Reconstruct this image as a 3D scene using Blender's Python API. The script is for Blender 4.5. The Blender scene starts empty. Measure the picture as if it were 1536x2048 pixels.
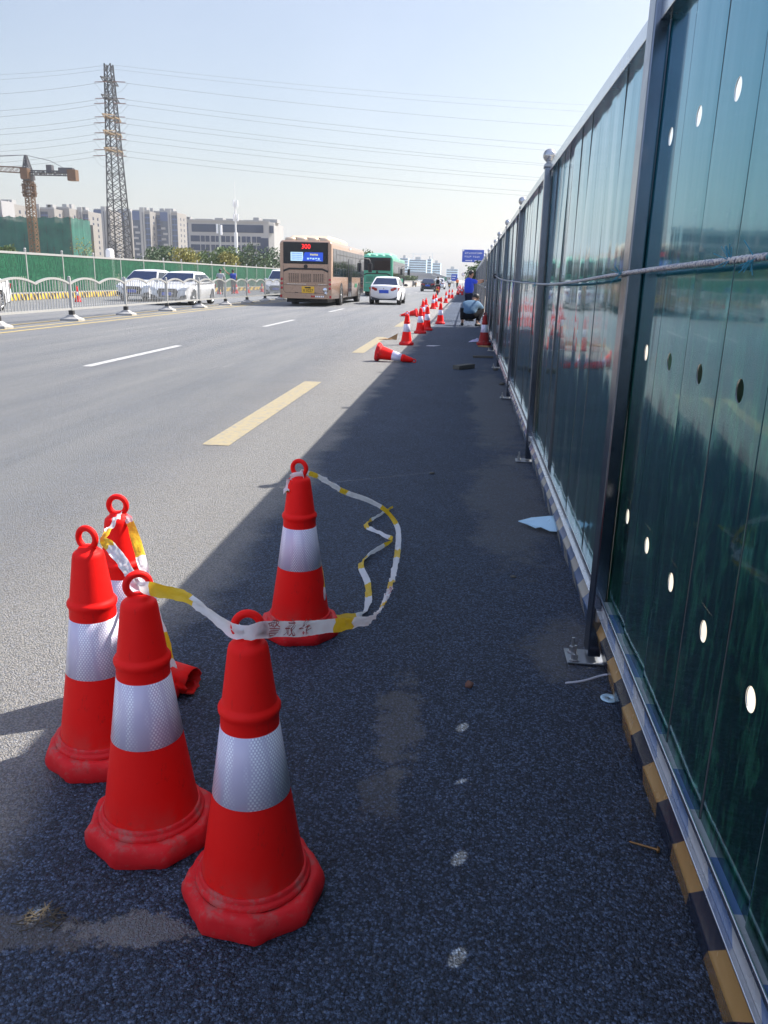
import bpy, math, random
from mathutils import Vector, Matrix, noise
R = math.radians; PI = math.pi
sc = bpy.context.scene; col = sc.collection
random.seed(4)

# ------------------------------------------------------------------ camera, sky, sun, exposure
H = 1.36
H = 1.397; FPX = 1607.                                   # solved from the photo: eye height, focal length in photo pixels
PITCH, YAW, ROLL = .28308, .09472, .0258
_f = Vector((-math.sin(YAW)*math.cos(PITCH), math.cos(YAW)*math.cos(PITCH), -math.sin(PITCH)))
_r0 = Vector((math.cos(YAW), math.sin(YAW), 0)); _u0 = _r0.cross(_f)
_r = _r0*math.cos(ROLL)+_u0*math.sin(ROLL); _u = _u0*math.cos(ROLL)-_r0*math.sin(ROLL)
cam = bpy.data.cameras.new('camera'); camo = bpy.data.objects.new('camera', cam); col.objects.link(camo)
camo.matrix_world = Matrix.Translation((0, 0, H)) @ Matrix((_r, _u, -_f)).transposed().to_4x4()
cam.sensor_fit = 'VERTICAL'; cam.sensor_height = 36; cam.lens = FPX/2048*36
cam.clip_start = .05; cam.clip_end = 9000
sc.camera = camo

SUN_EL = R(46.); SUN_AZ = math.atan2(.825, .54)          # azimuth clockwise from +Y
world = bpy.data.worlds.new('World'); sc.world = world; world.use_nodes = True
wn = world.node_tree; bg = wn.nodes['Background']
sky = wn.nodes.new('ShaderNodeTexSky'); sky.sky_type = 'NISHITA'; sky.sun_disc = False
sky.sun_elevation = SUN_EL; sky.sun_rotation = SUN_AZ
sky.air_density = 1.2; sky.dust_density = 2.2; sky.ozone_density = 1.6; sky.altitude = 50
def wmix(mode, f, a, b):
    x = wn.nodes.new('ShaderNodeMix'); x.data_type = 'RGBA'; x.blend_type = mode
    for i, v in ((0, f), (6, a), (7, b)):
        if isinstance(v, bpy.types.NodeSocket): wn.links.new(v, x.inputs[i])
        else: x.inputs[i].default_value = v
    return x.outputs[2]
# milky summer air: a little neutral white everywhere, and an unseen bright veil added overhead, behind the viewer, to lift the shaded sides
wtc = wn.nodes.new('ShaderNodeTexCoord'); dt = wn.nodes.new('ShaderNodeVectorMath'); dt.operation = 'DOT_PRODUCT'
wn.links.new(wtc.outputs['Generated'], dt.inputs[0]); dt.inputs[1].default_value = (-.22, -.62, .75)
mr = wn.nodes.new('ShaderNodeMapRange'); mr.interpolation_type = 'SMOOTHSTEP'; wn.links.new(dt.outputs['Value'], mr.inputs[0])
for i, v in ((1, .25), (2, .98), (3, 0.), (4, 1.)): mr.inputs[i].default_value = v
base_sky = wmix('MULTIPLY', 1., sky.outputs[0], (.985, .925, .9, 1))
base_sky = wmix('ADD', 1., base_sky, (.35, .3, .36, 1))
wno = wn.nodes.new('ShaderNodeTexNoise'); wno.inputs['Scale'].default_value = 2.2; wno.inputs['Detail'].default_value = 6; wn.links.new(wtc.outputs['Generated'], wno.inputs['Vector'])
wr = wn.nodes.new('ShaderNodeMapRange'); wn.links.new(wno.outputs['Fac'], wr.inputs[0])
for i, v in ((1, .42), (2, .75)): wr.inputs[i].default_value = v
base_sky = wmix('ADD', wr.outputs[0], base_sky, (.55, .5, .5, 1))
base_sky = wmix('ADD', mr.outputs[0], base_sky, (2.3, 2.9, 4.5, 1))
wn.links.new(base_sky, bg.inputs[0])
bg.inputs[1].default_value = .085
sun = bpy.data.lights.new('sun', 'SUN'); sun.energy = 5.0; sun.angle = R(.53); sun.color = (1, .95, .87)
suno = bpy.data.objects.new('sun', sun); col.objects.link(suno)
_sd = Vector((math.cos(SUN_EL)*math.sin(SUN_AZ), math.cos(SUN_EL)*math.cos(SUN_AZ), math.sin(SUN_EL)))
suno.rotation_euler = _sd.to_track_quat('Z', 'Y').to_euler()
sc.view_settings.view_transform = 'Standard'; sc.view_settings.look = 'None'
sc.view_settings.gamma = 1; sc.view_settings.exposure = 1.0

# ------------------------------------------------------------------ helpers
def ray(px, py): return _f*FPX + _r*(px-768) + _u*(1024-py)
def G(px, py, z=0.):                       # survey: the point of the plane z seen at a photo pixel
    d = ray(px, py); return Vector((0, 0, H)) + d*((z-H)/d.z)
def AY(px, py, y):                         # survey: the point at road distance y
    d = ray(px, py); return Vector((0, 0, H)) + d*(y/d.y)

class MB:
    def __init__(s): s.v = []; s.f = []; s.m = []; s.sm = []
    def add(s, vs, fs, mi=0, smooth=False):
        o = len(s.v); s.v += [tuple(p) for p in vs]
        for f in fs: s.f.append([i+o for i in f]); s.m.append(mi); s.sm.append(smooth)
        return s
    def box(s, c, d, mi=0, rot=None):
        x, y, z = (k/2 for k in d); c = Vector(c)
        vs = [Vector((a*x, b*y, e*z)) for e in (-1, 1) for b in (-1, 1) for a in (-1, 1)]
        if rot is not None: vs = [rot @ v for v in vs]
        return s.add([v+c for v in vs], [(0,2,3,1),(4,5,7,6),(0,1,5,4),(2,6,7,3),(0,4,6,2),(1,3,7,5)], mi)
    def bar(s, a, b, w, h=None, mi=0):     # a straight square bar between two points
        a = Vector(a); b = Vector(b); d = b-a; h = h or w
        if d.length < 1e-6: return s
        q = d.to_track_quat('Y', 'Z').to_matrix()
        return s.box((a+b)/2, (w, d.length, h), mi, q)
    def rings(s, rs, closed=True, cap0=False, cap1=False, mi=0, smooth=True):
        n = len(rs[0]); vs = [p for r in rs for p in r]; fs = []
        for i in range(len(rs)-1):
            for j in range(n if closed else n-1):
                k = (j+1) % n
                fs.append((i*n+j, i*n+k, (i+1)*n+k, (i+1)*n+j))
        s.add(vs, fs, mi, smooth)
        if cap0: s.add(rs[0], [tuple(reversed(range(n)))], mi)
        if cap1: s.add(rs[-1], [tuple(range(n))], mi)
        return s
    def tube(s, pts, r, n=8, mi=0, caps=True):
        pts = [Vector(p) for p in pts]; rs = []; up = Vector((0, 0, 1))
        rr = r if isinstance(r, (list, tuple)) else [r]*len(pts)
        prev = None
        for i, p in enumerate(pts):
            t = (pts[min(i+1, len(pts)-1)]-pts[max(i-1, 0)]).normalized()
            if prev is None:
                a = t.cross(up if abs(t.z) < .95 else Vector((1, 0, 0))).normalized()
            else:
                a = (prev - t*prev.dot(t)).normalized()
            prev = a; b = t.cross(a)
            rs.append([p + (a*math.cos(2*PI*k/n)+b*math.sin(2*PI*k/n))*rr[i] for k in range(n)])
        return s.rings(rs, True, caps, caps, mi)
    def lathe(s, prof, n=24, c=(0,0,0), mi=0, cap0=False, cap1=False, axis='z', smooth=True):
        c = Vector(c); rs = []
        for r, z in prof:
            ring = []
            for k in range(n):
                a = 2*PI*k/n; x, y = r*math.cos(a), r*math.sin(a)
                if axis == 'z': p = Vector((x, y, z))
                elif axis == 'x': p = Vector((z, x, y))
                else: p = Vector((y, z, x))
                ring.append(c+p)
            rs.append(ring)
        return s.rings(rs, True, cap0, cap1, mi, smooth)
    def sphere(s, c, r, n=14, mi=0, sc_=(1,1,1)):
        c = Vector(c); rs = []
        for i in range(n//2+1):
            t = PI*i/(n//2); rad = max(math.sin(t), 1e-4)*r; z = -math.cos(t)*r
            rs.append([c+Vector((rad*math.cos(2*PI*k/n)*sc_[0], rad*math.sin(2*PI*k/n)*sc_[1], z*sc_[2])) for k in range(n)])
        return s.rings(rs, mi=mi)
    def poly(s, pts, mi=0): return s.add(pts, [tuple(range(len(pts)))], mi)
    def quad(s, a, b, c, d, mi=0): return s.add([a, b, c, d], [(0,1,2,3)], mi)
    def slab(s, pts, d, mi=0):             # flat polygon given thickness along vector d
        n = len(pts); p = [Vector(q) for q in pts]; d = Vector(d)
        s.add(p + [q+d for q in p], [tuple(reversed(range(n))), tuple(range(n, 2*n))] + [(i, (i+1)%n, n+(i+1)%n, n+i) for i in range(n)], mi)
        return s
    def grid(s, pts, mi=0, smooth=True):   # pts[i][j]
        n = len(pts[0]); fs = [(i*n+j, i*n+j+1, (i+1)*n+j+1, (i+1)*n+j) for i in range(len(pts)-1) for j in range(n-1)]
        return s.add([p for r in pts for p in r], fs, mi, smooth)
    def build(s, name, mats, parent=None, loc=None, rot=None, bevel=0, seg=2, M=None):
        me = bpy.data.meshes.new(name)
        me.from_pydata([tuple(v) for v in s.v], [], s.f)
        for m in (mats if isinstance(mats, (list, tuple)) else [mats]): me.materials.append(m)
        me.polygons.foreach_set('material_index', s.m); me.polygons.foreach_set('use_smooth', s.sm)
        me.validate(); me.update()
        o = bpy.data.objects.new(name, me); col.objects.link(o)
        if parent is not None: o.parent = parent
        if loc is not None: o.location = loc
        if rot is not None: o.rotation_euler = rot
        if M is not None: o.matrix_local = M
        if bevel:
            b = o.modifiers.new('bevel', 'BEVEL'); b.width = bevel; b.segments = seg; b.limit_method = 'ANGLE'; b.angle_limit = R(32)
        return o

def tag(o, label=None, cat=None, group=None, kind=None):
    if label: o['label'] = label
    if cat: o['category'] = cat
    if group: o['group'] = group
    if kind: o['kind'] = kind
    return o
def thing(name, label, cat, loc=(0,0,0), rz=0, group=None):
    o = bpy.data.objects.new(name, None); col.objects.link(o); o.empty_display_size = .2
    o.location = loc; o.rotation_euler = (0, 0, rz)
    return tag(o, label, cat, group)
KIDS = {}
def copy_tree(o, parent=None):
    c = o.copy(); col.objects.link(c)
    if parent is not None: c.parent = parent
    for ch in list(o.children): copy_tree(ch, c)
    return c
def text_mesh(body, size, mt, parent, M, name='lettering', extrude=.002, align='CENTER', fn=None):
    c = bpy.data.curves.new(name, 'FONT'); c.body = body; c.size = size; c.extrude = extrude; c.align_x = align; c.align_y = 'CENTER'
    t = bpy.data.objects.new(name, c); col.objects.link(t)
    dg = bpy.context.evaluated_depsgraph_get(); dg.update()
    me = bpy.data.meshes.new_from_object(t.evaluated_get(dg)); bpy.data.objects.remove(t); bpy.data.curves.remove(c)
    me.name = name; me.materials.clear(); me.materials.append(mt)
    if fn:
        for v in me.vertices: v.co = fn(v.co)
    o = bpy.data.objects.new(name, me); col.objects.link(o)
    if parent is not None: o.parent = parent
    if M is not None: o.matrix_local = M
    return o

# ------------------------------------------------------------------ materials
class NT:
    def __init__(s, name):
        s.m = bpy.data.materials.new(name); s.m.use_nodes = True; s.t = s.m.node_tree
        s.p = s.t.nodes['Principled BSDF']; s.out = s.t.nodes['Material Output']
        s.obj = s.n('ShaderNodeTexCoord').outputs['Object']
    def n(s, ty, **kw):
        x = s.t.nodes.new(ty)
        for k, v in kw.items(): setattr(x, k, v)
        return x
    def put(s, sock, v):
        if isinstance(v, bpy.types.NodeSocket): s.t.links.new(v, sock)
        elif isinstance(v, (tuple, list)) and len(v) == 3 and sock.type == 'RGBA': sock.default_value = (*v, 1)
        else: sock.default_value = v
    def math(s, op, a, b=0., c=0., clamp=False):
        x = s.n('ShaderNodeMath', operation=op, use_clamp=clamp)
        for i, v in enumerate((a, b, c)): s.put(x.inputs[i], v)
        return x.outputs[0]
    def noise(s, scale=5, detail=3, rough=.55, vec=None, dist=0):
        x = s.n('ShaderNodeTexNoise'); s.put(x.inputs['Vector'], vec if vec is not None else s.obj)
        x.inputs['Scale'].default_value = scale; x.inputs['Detail'].default_value = detail; x.inputs['Roughness'].default_value = rough
        x.inputs['Distortion'].default_value = dist
        return x.outputs['Fac']
    def vor(s, scale=5, vec=None, feature='F1', rnd=1):
        x = s.n('ShaderNodeTexVoronoi', feature=feature); s.put(x.inputs['Vector'], vec if vec is not None else s.obj)
        x.inputs['Scale'].default_value = scale; x.inputs['Randomness'].default_value = rnd
        return x
    def scale(s, v, vec=None):
        x = s.n('ShaderNodeMapping'); s.put(x.inputs['Vector'], vec if vec is not None else s.obj); x.inputs['Scale'].default_value = v
        return x.outputs[0]
    def xyz(s, vec=None):
        x = s.n('ShaderNodeSeparateXYZ'); s.put(x.inputs[0], vec if vec is not None else s.obj); return x.outputs
    def mix(s, f, a, b, mode='MIX'):
        x = s.n('ShaderNodeMix', data_type='RGBA', blend_type=mode)
        s.put(x.inputs[0], f); s.put(x.inputs[6], a); s.put(x.inputs[7], b); return x.outputs[2]
    def ramp(s, f, lo, hi, a=0., b=1.):
        x = s.n('ShaderNodeMapRange', interpolation_type='SMOOTHSTEP'); s.put(x.inputs[0], f)
        for i, v in enumerate((lo, hi, a, b)): x.inputs[i+1].default_value = v
        return x.outputs[0]
    def bump(s, h, strength=.5, dist=.01, nrm=None):
        x = s.n('ShaderNodeBump'); s.put(x.inputs['Height'], h); x.inputs['Strength'].default_value = strength; x.inputs['Distance'].default_value = dist
        if nrm is not None: s.put(x.inputs['Normal'], nrm)
        s.t.links.new(x.outputs[0], s.p.inputs['Normal']); return x.outputs[0]
    def set(s, **kw):
        names = dict(color='Base Color', rough='Roughness', metal='Metallic', spec='Specular IOR Level', ior='IOR', coat='Coat Weight', coatr='Coat Roughness', alpha='Alpha', trans='Transmission Weight', emit='Emission Color', emits='Emission Strength', sss='Subsurface Weight', aniso='Anisotropic')
        for k, v in kw.items(): s.put(s.p.inputs[names[k]], v)
        return s
def mk(name, c, rough=.5, metal=0, var=.15, vs=6, bump=0, bs=60, dirt=0, dirtc=(.2,.18,.15), ds=5, **kw):
    t = NT(name)
    n = t.noise(vs, 4)
    k = t.math('MULTIPLY_ADD', n, 2*var, 1-var)
    cc = t.mix(1., c, t.n('ShaderNodeCombineColor').outputs[0], 'MULTIPLY')
    comb = cc.node.inputs[7].links[0].from_node
    for i in range(3): t.put(comb.inputs[i], k)
    if dirt:
        d = t.ramp(t.noise(ds, 6, .65), 1-dirt-.12, 1-dirt+.12)
        cc = t.mix(d, cc, dirtc)
    t.set(color=cc, rough=t.math('MULTIPLY_ADD', t.noise(vs*2.3, 3), .2, max(rough-.1, .02)) if rough > .12 else rough, metal=metal, **kw)
    if bump: t.bump(t.noise(bs, 3), bump, .01)
    return t.m
M = {}
def simple(key, *a, **k): M[key] = mk(key, *a, **k); return M[key]

simple('white_paint', (.75,.76,.78), .22, var=.03, coat=.6, coatr=.05)
simple('dark_paint', (.008,.01,.02), .25, var=.05, coat=.25, coatr=.05)
simple('silver_paint', (.42,.44,.46), .3, .5, var=.06, dirt=.25)
simple('galv', (.36,.38,.4), .38, .75, var=.12, vs=14, dirt=.33, dirtc=(.3,.28,.25), ds=9)
simple('post_steel', (.15,.17,.21), .2, 1., var=.1, vs=9, dirt=.2, dirtc=(.2,.2,.2), ds=7)
simple('rail_alu', (.68,.7,.73), .24, 1., var=.08, vs=9, dirt=.2, dirtc=(.4,.39,.37), ds=7)
simple('ball_metal', (.45,.46,.48), .28, .8, var=.15, vs=20, dirt=.36, dirtc=(.2,.19,.18), ds=18)
simple('rail_white', (.36,.36,.35), .4, .2, var=.08, dirt=.3, dirtc=(.35,.33,.3))
simple('concrete', (.36,.35,.34), .85, var=.2, vs=8, bump=.3, dirt=.35, dirtc=(.2,.19,.17))
simple('black_rubber', (.02,.02,.022), .7, var=.3)
simple('black_plastic', (.018,.018,.02), .45, var=.2)
simple('tyre', (.018,.018,.019), .8, var=.25)
simple('rim', (.5,.51,.53), .3, .85, var=.08)
simple('glass_dark', (.006,.009,.013), .06, var=.1, spec=.35, coat=.1, coatr=.03)
simple('glass_blue', (.008,.018,.055), .08, var=.25, vs=.4, spec=.7)
simple('chrome', (.6,.61,.63), .15, 1, var=.03)
simple('red_light', (.35,.008,.01), .15, var=.1, coat=.8)
simple('lamp_glass', (.6,.62,.65), .12, .3, var=.1, coat=1)
simple('plate_blue', (.02,.08,.5), .35, var=.05)
simple('plate_yellow', (.75,.42,.02), .4, var=.06)
simple('ink', (.015,.013,.012), .6, var=.1)
simple('bus_tan', (.37,.235,.16), .3, .2, var=.05, coat=.5, coatr=.1, dirt=.06, dirtc=(.25,.18,.13), ds=1.5)
simple('bus_tan_roof', (.55,.44,.33), .4, var=.06)
simple('bus_green', (.05,.33,.2), .3, .1, var=.06, coat=.5, coatr=.1)
simple('bus_green_pale', (.2,.5,.36), .4, var=.06)
simple('yellow_steel', (.13,.075,.035), .55, var=.25, vs=2)
simple('arm_steel', (.2,.14,.07), .6, var=.5, vs=2)
simple('rust_steel', (.11,.06,.03), .6, var=.3, vs=2)
simple('pylon_steel', (.03,.032,.036), .6, .2, var=.3, vs=1)
simple('wire', (.2,.21,.22), .5, .3, var=.1)
simple('insulator', (.14,.05,.03), .35, var=.2)
simple('wall_beige', (.21,.2,.19), .85, var=.06, vs=.15)
simple('wall_white', (.3,.3,.3), .85, var=.05, vs=.15)
simple('wall_hazed', (.4,.55,.66), .8, var=.06, vs=.1)  # distance haze put into a pale blue tone, for far walls and cranes
simple('wall_grey', (.3,.3,.31), .85, var=.1, vs=.2)
simple('win_dark', (.03,.045,.08), .15, var=.5, vs=.6, spec=.6)
simple('cap_blue', (.03,.06,.16), .4, var=.1)
simple('trim_dark', (.06,.06,.07), .6, var=.2)
simple('sign_blue', (.008,.06,.42), .35, var=.06)
simple('sign_green', (.01,.16,.08), .4, var=.06)
simple('sign_white', (.75,.76,.78), .4, var=.05)
simple('skin', (.3,.16,.1), .5, var=.1)
simple('hair', (.008,.007,.007), .5, var=.2)
simple('shirt_blue', (.012,.05,.48), .8, var=.12, vs=12, bump=.4, bs=14)
simple('shirt_steel', (.075,.15,.24), .8, var=.12, vs=12, bump=.5, bs=12)
simple('shirt_grey', (.35,.36,.38), .8, var=.1, vs=12)
simple('shirt_white', (.7,.7,.7), .8, var=.08, vs=12)
simple('vest_blue', (.02,.05,.3), .8, var=.1, vs=12)
simple('trousers_navy', (.014,.018,.035), .9, var=.2, vs=14, bump=.3, bs=14, spec=.05)
simple('trousers_black', (.012,.012,.014), .9, var=.2, vs=14, bump=.3, bs=14, spec=.05)
simple('shoe', (.02,.02,.02), .6, var=.2)
simple('orange_cloth', (.6,.13,.03), .8, var=.1)
simple('scooter_red', (.5,.02,.015), .3, var=.1, coat=.5)
simple('scooter_grey', (.1,.1,.11), .4, var=.1)
simple('cardboard', (.3,.18,.08), .9, var=.25, vs=12)
simple('wood_grey', (.11,.1,.085), .9, var=.35, vs=15, bump=.5)
simple('brick', (.2,.1,.07), .9, var=.3, vs=25, bump=.6)
simple('paper', (.55,.55,.6), .8, var=.12, vs=15)
simple('pale_sheet', (.42,.62,.74), .3, .2, var=.1, vs=10)
simple('straw', (.07,.055,.035), .9, var=.4, vs=30)
simple('bolt_steel', (.5,.5,.5), .3, .9, var=.15, vs=40)
simple('bronze', (.25,.13,.05), .4, .7, var=.3, vs=60)
simple('bark', (.09,.065,.045), .9, var=.3, vs=4)
simple('dirt_ground', (.46,.4,.32), .95, var=.25, vs=1.5, bump=.4, bs=12)
simple('road_yellow', (.3,.25,.15), .8, var=.16, vs=9, bump=.3, bs=120, dirt=.44, dirtc=(.21,.2,.18), ds=16)
simple('road_yellow_line', (.42,.32,.12), .75, var=.16, vs=3, dirt=.3, dirtc=(.25,.22,.18), ds=3)
simple('road_white', (.42,.42,.42), .75, var=.12, vs=6, bump=.2, bs=120, dirt=.44, dirtc=(.22,.22,.21), ds=12)
simple('tape_ink', (.45,.1,.1), .5, var=.25, vs=60)
simple('leaf_dark', (.03,.07,.018), .6, var=.5, vs=.8)
simple('leaf_mid', (.07,.12,.025), .6, var=.5, vs=.8)
simple('leaf_yellow', (.2,.19,.03), .6, var=.45, vs=.8)
simple('spare_sheet', (.02,.09,.05), .5, var=.5, vs=6)
simple('tank_white', (.7,.7,.7), .5, var=.05)
simple('road_far', (.3,.3,.3), .9, var=.1)

def film(name, c):
    t = NT(name); t.set(color=t.mix(t.noise(30, 3), tuple(k*.9 for k in c), c), rough=.4)
    t.bump(t.noise(45, 3), .5, .01)
    tr = t.n('ShaderNodeBsdfTranslucent'); tr.inputs[0].default_value = (*c, 1); mx = t.n('ShaderNodeMixShader'); mx.inputs[0].default_value = .4
    t.t.links.new(t.p.outputs[0], mx.inputs[1]); t.t.links.new(tr.outputs[0], mx.inputs[2]); t.t.links.new(mx.outputs[0], t.out.inputs['Surface']); return t.m
M['tape_yellow'] = film('tape_yellow', (.88,.58,.03)); M['tape_white'] = film('tape_white', (.88,.87,.87))

def asphalt():
    t = NT('asphalt')
    x, y, z = t.xyz()
    big = t.noise(.45, 5, .6); mid = t.noise(3.2, 5, .6)
    v = t.vor(150); cell = t.xyz(v.outputs['Color'])[0]; d = v.outputs['Distance']
    v2 = t.vor(330); c2 = t.xyz(v2.outputs['Color'])[1]
    k = t.math('MULTIPLY_ADD', big, .5, .72)
    k = t.math('MULTIPLY', k, t.math('MULTIPLY_ADD', mid, .5, .75))
    k = t.math('MULTIPLY', k, t.math('MULTIPLY_ADD', t.math('MULTIPLY', cell, cell), 1.7, .4))
    k = t.math('MULTIPLY', k, t.ramp(d, .95, .35, .45, 1.))
    k = t.math('MULTIPLY', k, t.math('MULTIPLY_ADD', c2, 1., .5))
    base = t.mix(1., (.064,.09,.142), t.n('ShaderNodeCombineColor').outputs[0], 'MULTIPLY')  # dark blue base: fence shade painted into the closed strip's asphalt
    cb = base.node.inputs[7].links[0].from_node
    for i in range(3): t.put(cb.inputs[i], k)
    # scattered pale stones
    w3 = t.noise(60, 2); v3 = t.vor(62, None); c3 = t.xyz(v3.outputs['Color'])
    fl = t.math('MULTIPLY', t.ramp(c3[0], .72, .8), t.ramp(t.math('ADD', v3.outputs['Distance'], t.math('MULTIPLY', w3, .35)), .46, .3))
    base = t.mix(t.math('MULTIPLY', fl, t.math('MULTIPLY_ADD', c3[1], .5, .08)), base, (.22,.23,.25))
    dk = t.ramp(t.noise(34, 4, .7), .36, .28)
    base = t.mix(t.math('MULTIPLY', dk, .6), base, (.012,.014,.018))
    st = t.math('MULTIPLY', t.ramp(cell, .955, .97), t.ramp(d, .36, .2))
    base = t.mix(t.math('MULTIPLY', st, t.math('MULTIPLY_ADD', c2, .5, .1)), base, (.36,.35,.34))
    # dusty lane edge, cut off at the fence's shadow line to deepen its shade; cleaner wheel tracks further out
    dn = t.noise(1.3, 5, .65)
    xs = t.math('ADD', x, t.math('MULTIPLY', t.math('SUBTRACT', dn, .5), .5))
    dust_and_sun = t.math('MULTIPLY', t.ramp(xs, -3.4, -1.6), t.ramp(xs, -.98, -1.22))
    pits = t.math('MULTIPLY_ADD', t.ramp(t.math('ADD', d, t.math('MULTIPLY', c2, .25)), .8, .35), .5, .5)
    base = t.mix(t.math('MULTIPLY', t.math('MULTIPLY', dust_and_sun, .8), pits), base, (.44,.41,.36))
    lane = t.math('MULTIPLY', t.ramp(x, -1.9, -3.2), t.math('MULTIPLY_ADD', t.noise(1., 4, .6, t.scale((1.6,.12,1))), .75, .25))
    base = t.mix(t.math('MULTIPLY', lane, .82), base, (.325,.318,.298))
    pale = t.math('MULTIPLY', t.ramp(t.noise(1., 6, .7, t.scale((2.2,.35,1))), .62, .78), t.ramp(x, -2.0, -3.0))
    base = t.mix(t.math('MULTIPLY', pale, .55), base, (.36,.355,.345))
    # dried cement stains (own outlines) and dusty scuffs on the closed strip
    def stain(cx, cy, rx, ry, n, lo, hi, amt, c, b):
        dx = t.math('MULTIPLY', t.math('SUBTRACT', x, cx), 1/rx); dy = t.math('MULTIPLY', t.math('SUBTRACT', y, cy), 1/ry)
        rr = t.math('SQRT', t.math('ADD', t.math('MULTIPLY', dx, dx), t.math('MULTIPLY', dy, dy)))
        f = t.math('SUBTRACT', t.math('ADD', t.math('MULTIPLY_ADD', t.noise(n*2.2, 8, .75), 1.5, -.35), t.math('MULTIPLY', t.noise(n*.45, 3), 1.5)), rr)
        return t.mix(t.math('MULTIPLY', t.ramp(f, lo, hi), amt), b, c)
    base = stain(-.9, 1.35, .2, .08, 14, .25, .5, .42, (.25,.22,.185), base)
    base = stain(-.66, 1.39, .17, .06, 18, .3, .45, .6, (.31,.29,.26), base)
    base = stain(-.152, 2.33, .1, .4, 22, .25, .7, .36, (.28,.255,.22), base)
    base = stain(-.18, 1.96, .08, .2, 22, .25, .7, .25, (.28,.255,.22), base)
    base = stain(.45, 2.97, .24, .38, 10, .2, .8, .34, (.28,.255,.22), base)
    base = stain(.35, 5.3, .3, 1.6, 4, .1, .6, .32, (.26,.245,.22), base)
    base = stain(.35, 10., .3, 4, 2, .1, .6, .35, (.26,.245,.22), base)
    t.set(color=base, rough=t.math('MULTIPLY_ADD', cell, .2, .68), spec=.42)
    h = t.math('ADD', t.math('MULTIPLY', d, -1.2), t.math('ADD', t.math('MULTIPLY', v2.outputs['Distance'], -.7), t.math('MULTIPLY', t.noise(30, 4), .35)))
    t.bump(h, 1., .009)
    return t.m
M['asphalt'] = asphalt()

def cone_red(name, c, dirt):
    t = NT(name); z = t.xyz()[2]
    cc = t.mix(t.noise(9, 4), tuple(k*.86 for k in c), tuple(min(k*1.12, .9) for k in c))
    scr = t.ramp(t.noise(1., 5, .7, t.scale((60,60,9))), .66, .78)
    cc = t.mix(t.math('MULTIPLY', scr, .08), cc, (.5,.15,.12))
    sc2 = t.ramp(t.noise(1., 6, .75, t.scale((34,34,14))), .57, .72)
    cc = t.mix(t.math('MULTIPLY', sc2, .42), cc, (.13,.025,.02))
    if dirt:
        d = t.math('MULTIPLY', t.ramp(t.noise(17, 6, .7), .5, .66), t.ramp(z, .02, .075))
        d = t.math('MAXIMUM', d, t.math('MULTIPLY', t.ramp(t.noise(40, 5, .7), .56, .7), .5))
        cc = t.mix(t.math('MULTIPLY', d, .5), cc, (.25,.18,.15))
    else:
        d = t.math('MULTIPLY', t.ramp(z, .17, .06), t.ramp(t.noise(14, 5, .7), .38, .65))
        cc = t.mix(t.math('MULTIPLY', d, .3), cc, (.25,.12,.1))
    t.set(color=cc, rough=t.math('MULTIPLY_ADD', t.noise(25, 4), .22, .45), spec=.16)
    t.bump(t.noise(14 if dirt else 22, 4), .35 if dirt else .1, .01)
    return t.m
M['cone_red'] = cone_red('cone_red', (.95,.01,.008), False)
M['cone_base'] = cone_red('cone_base', (.7,.018,.022), True)
M['cone_old'] = cone_red('cone_old', (.3,.02,.02), True)

def band():
    t = NT('reflective_band'); x, y, z = t.xyz()
    a = t.math('MULTIPLY', t.math('ARCTAN2', y, x), .078)
    u = t.math('MULTIPLY', a, 1/.0085); w = t.math('MULTIPLY', z, 1/.0062)
    row = t.math('FLOOR', w); odd = t.math('MULTIPLY', t.math('FLOORED_MODULO', row, 2), .5)
    fu = t.math('ABSOLUTE', t.math('SUBTRACT', t.math('FRACT', t.math('ADD', u, odd)), .5))
    fw = t.math('ABSOLUTE', t.math('SUBTRACT', t.math('FRACT', w), .5))
    dot = t.math('MULTIPLY', t.ramp(fu, .3, .22), t.ramp(fw, .42, .34))
    colm = t.ramp(t.noise(1., 2, .5, t.scale((28,28,1.2))), .42, .62)
    f = t.math('MULTIPLY', dot, colm)
    base = t.mix(t.noise(6, 4), (.52,.46,.62), (.66,.6,.74))
    sp = t.ramp(t.noise(120, 3), .7, .78)
    base = t.mix(t.math('MULTIPLY', sp, .4), base, (.2,.18,.18))
    t.set(color=t.mix(f, base, (.95,.95,1.)), rough=.3, spec=.6, coat=.3)
    t.bump(t.math('ADD', dot, t.noise(14, 3)), .15, .002)
    return t.m
M['band'] = band()

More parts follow.
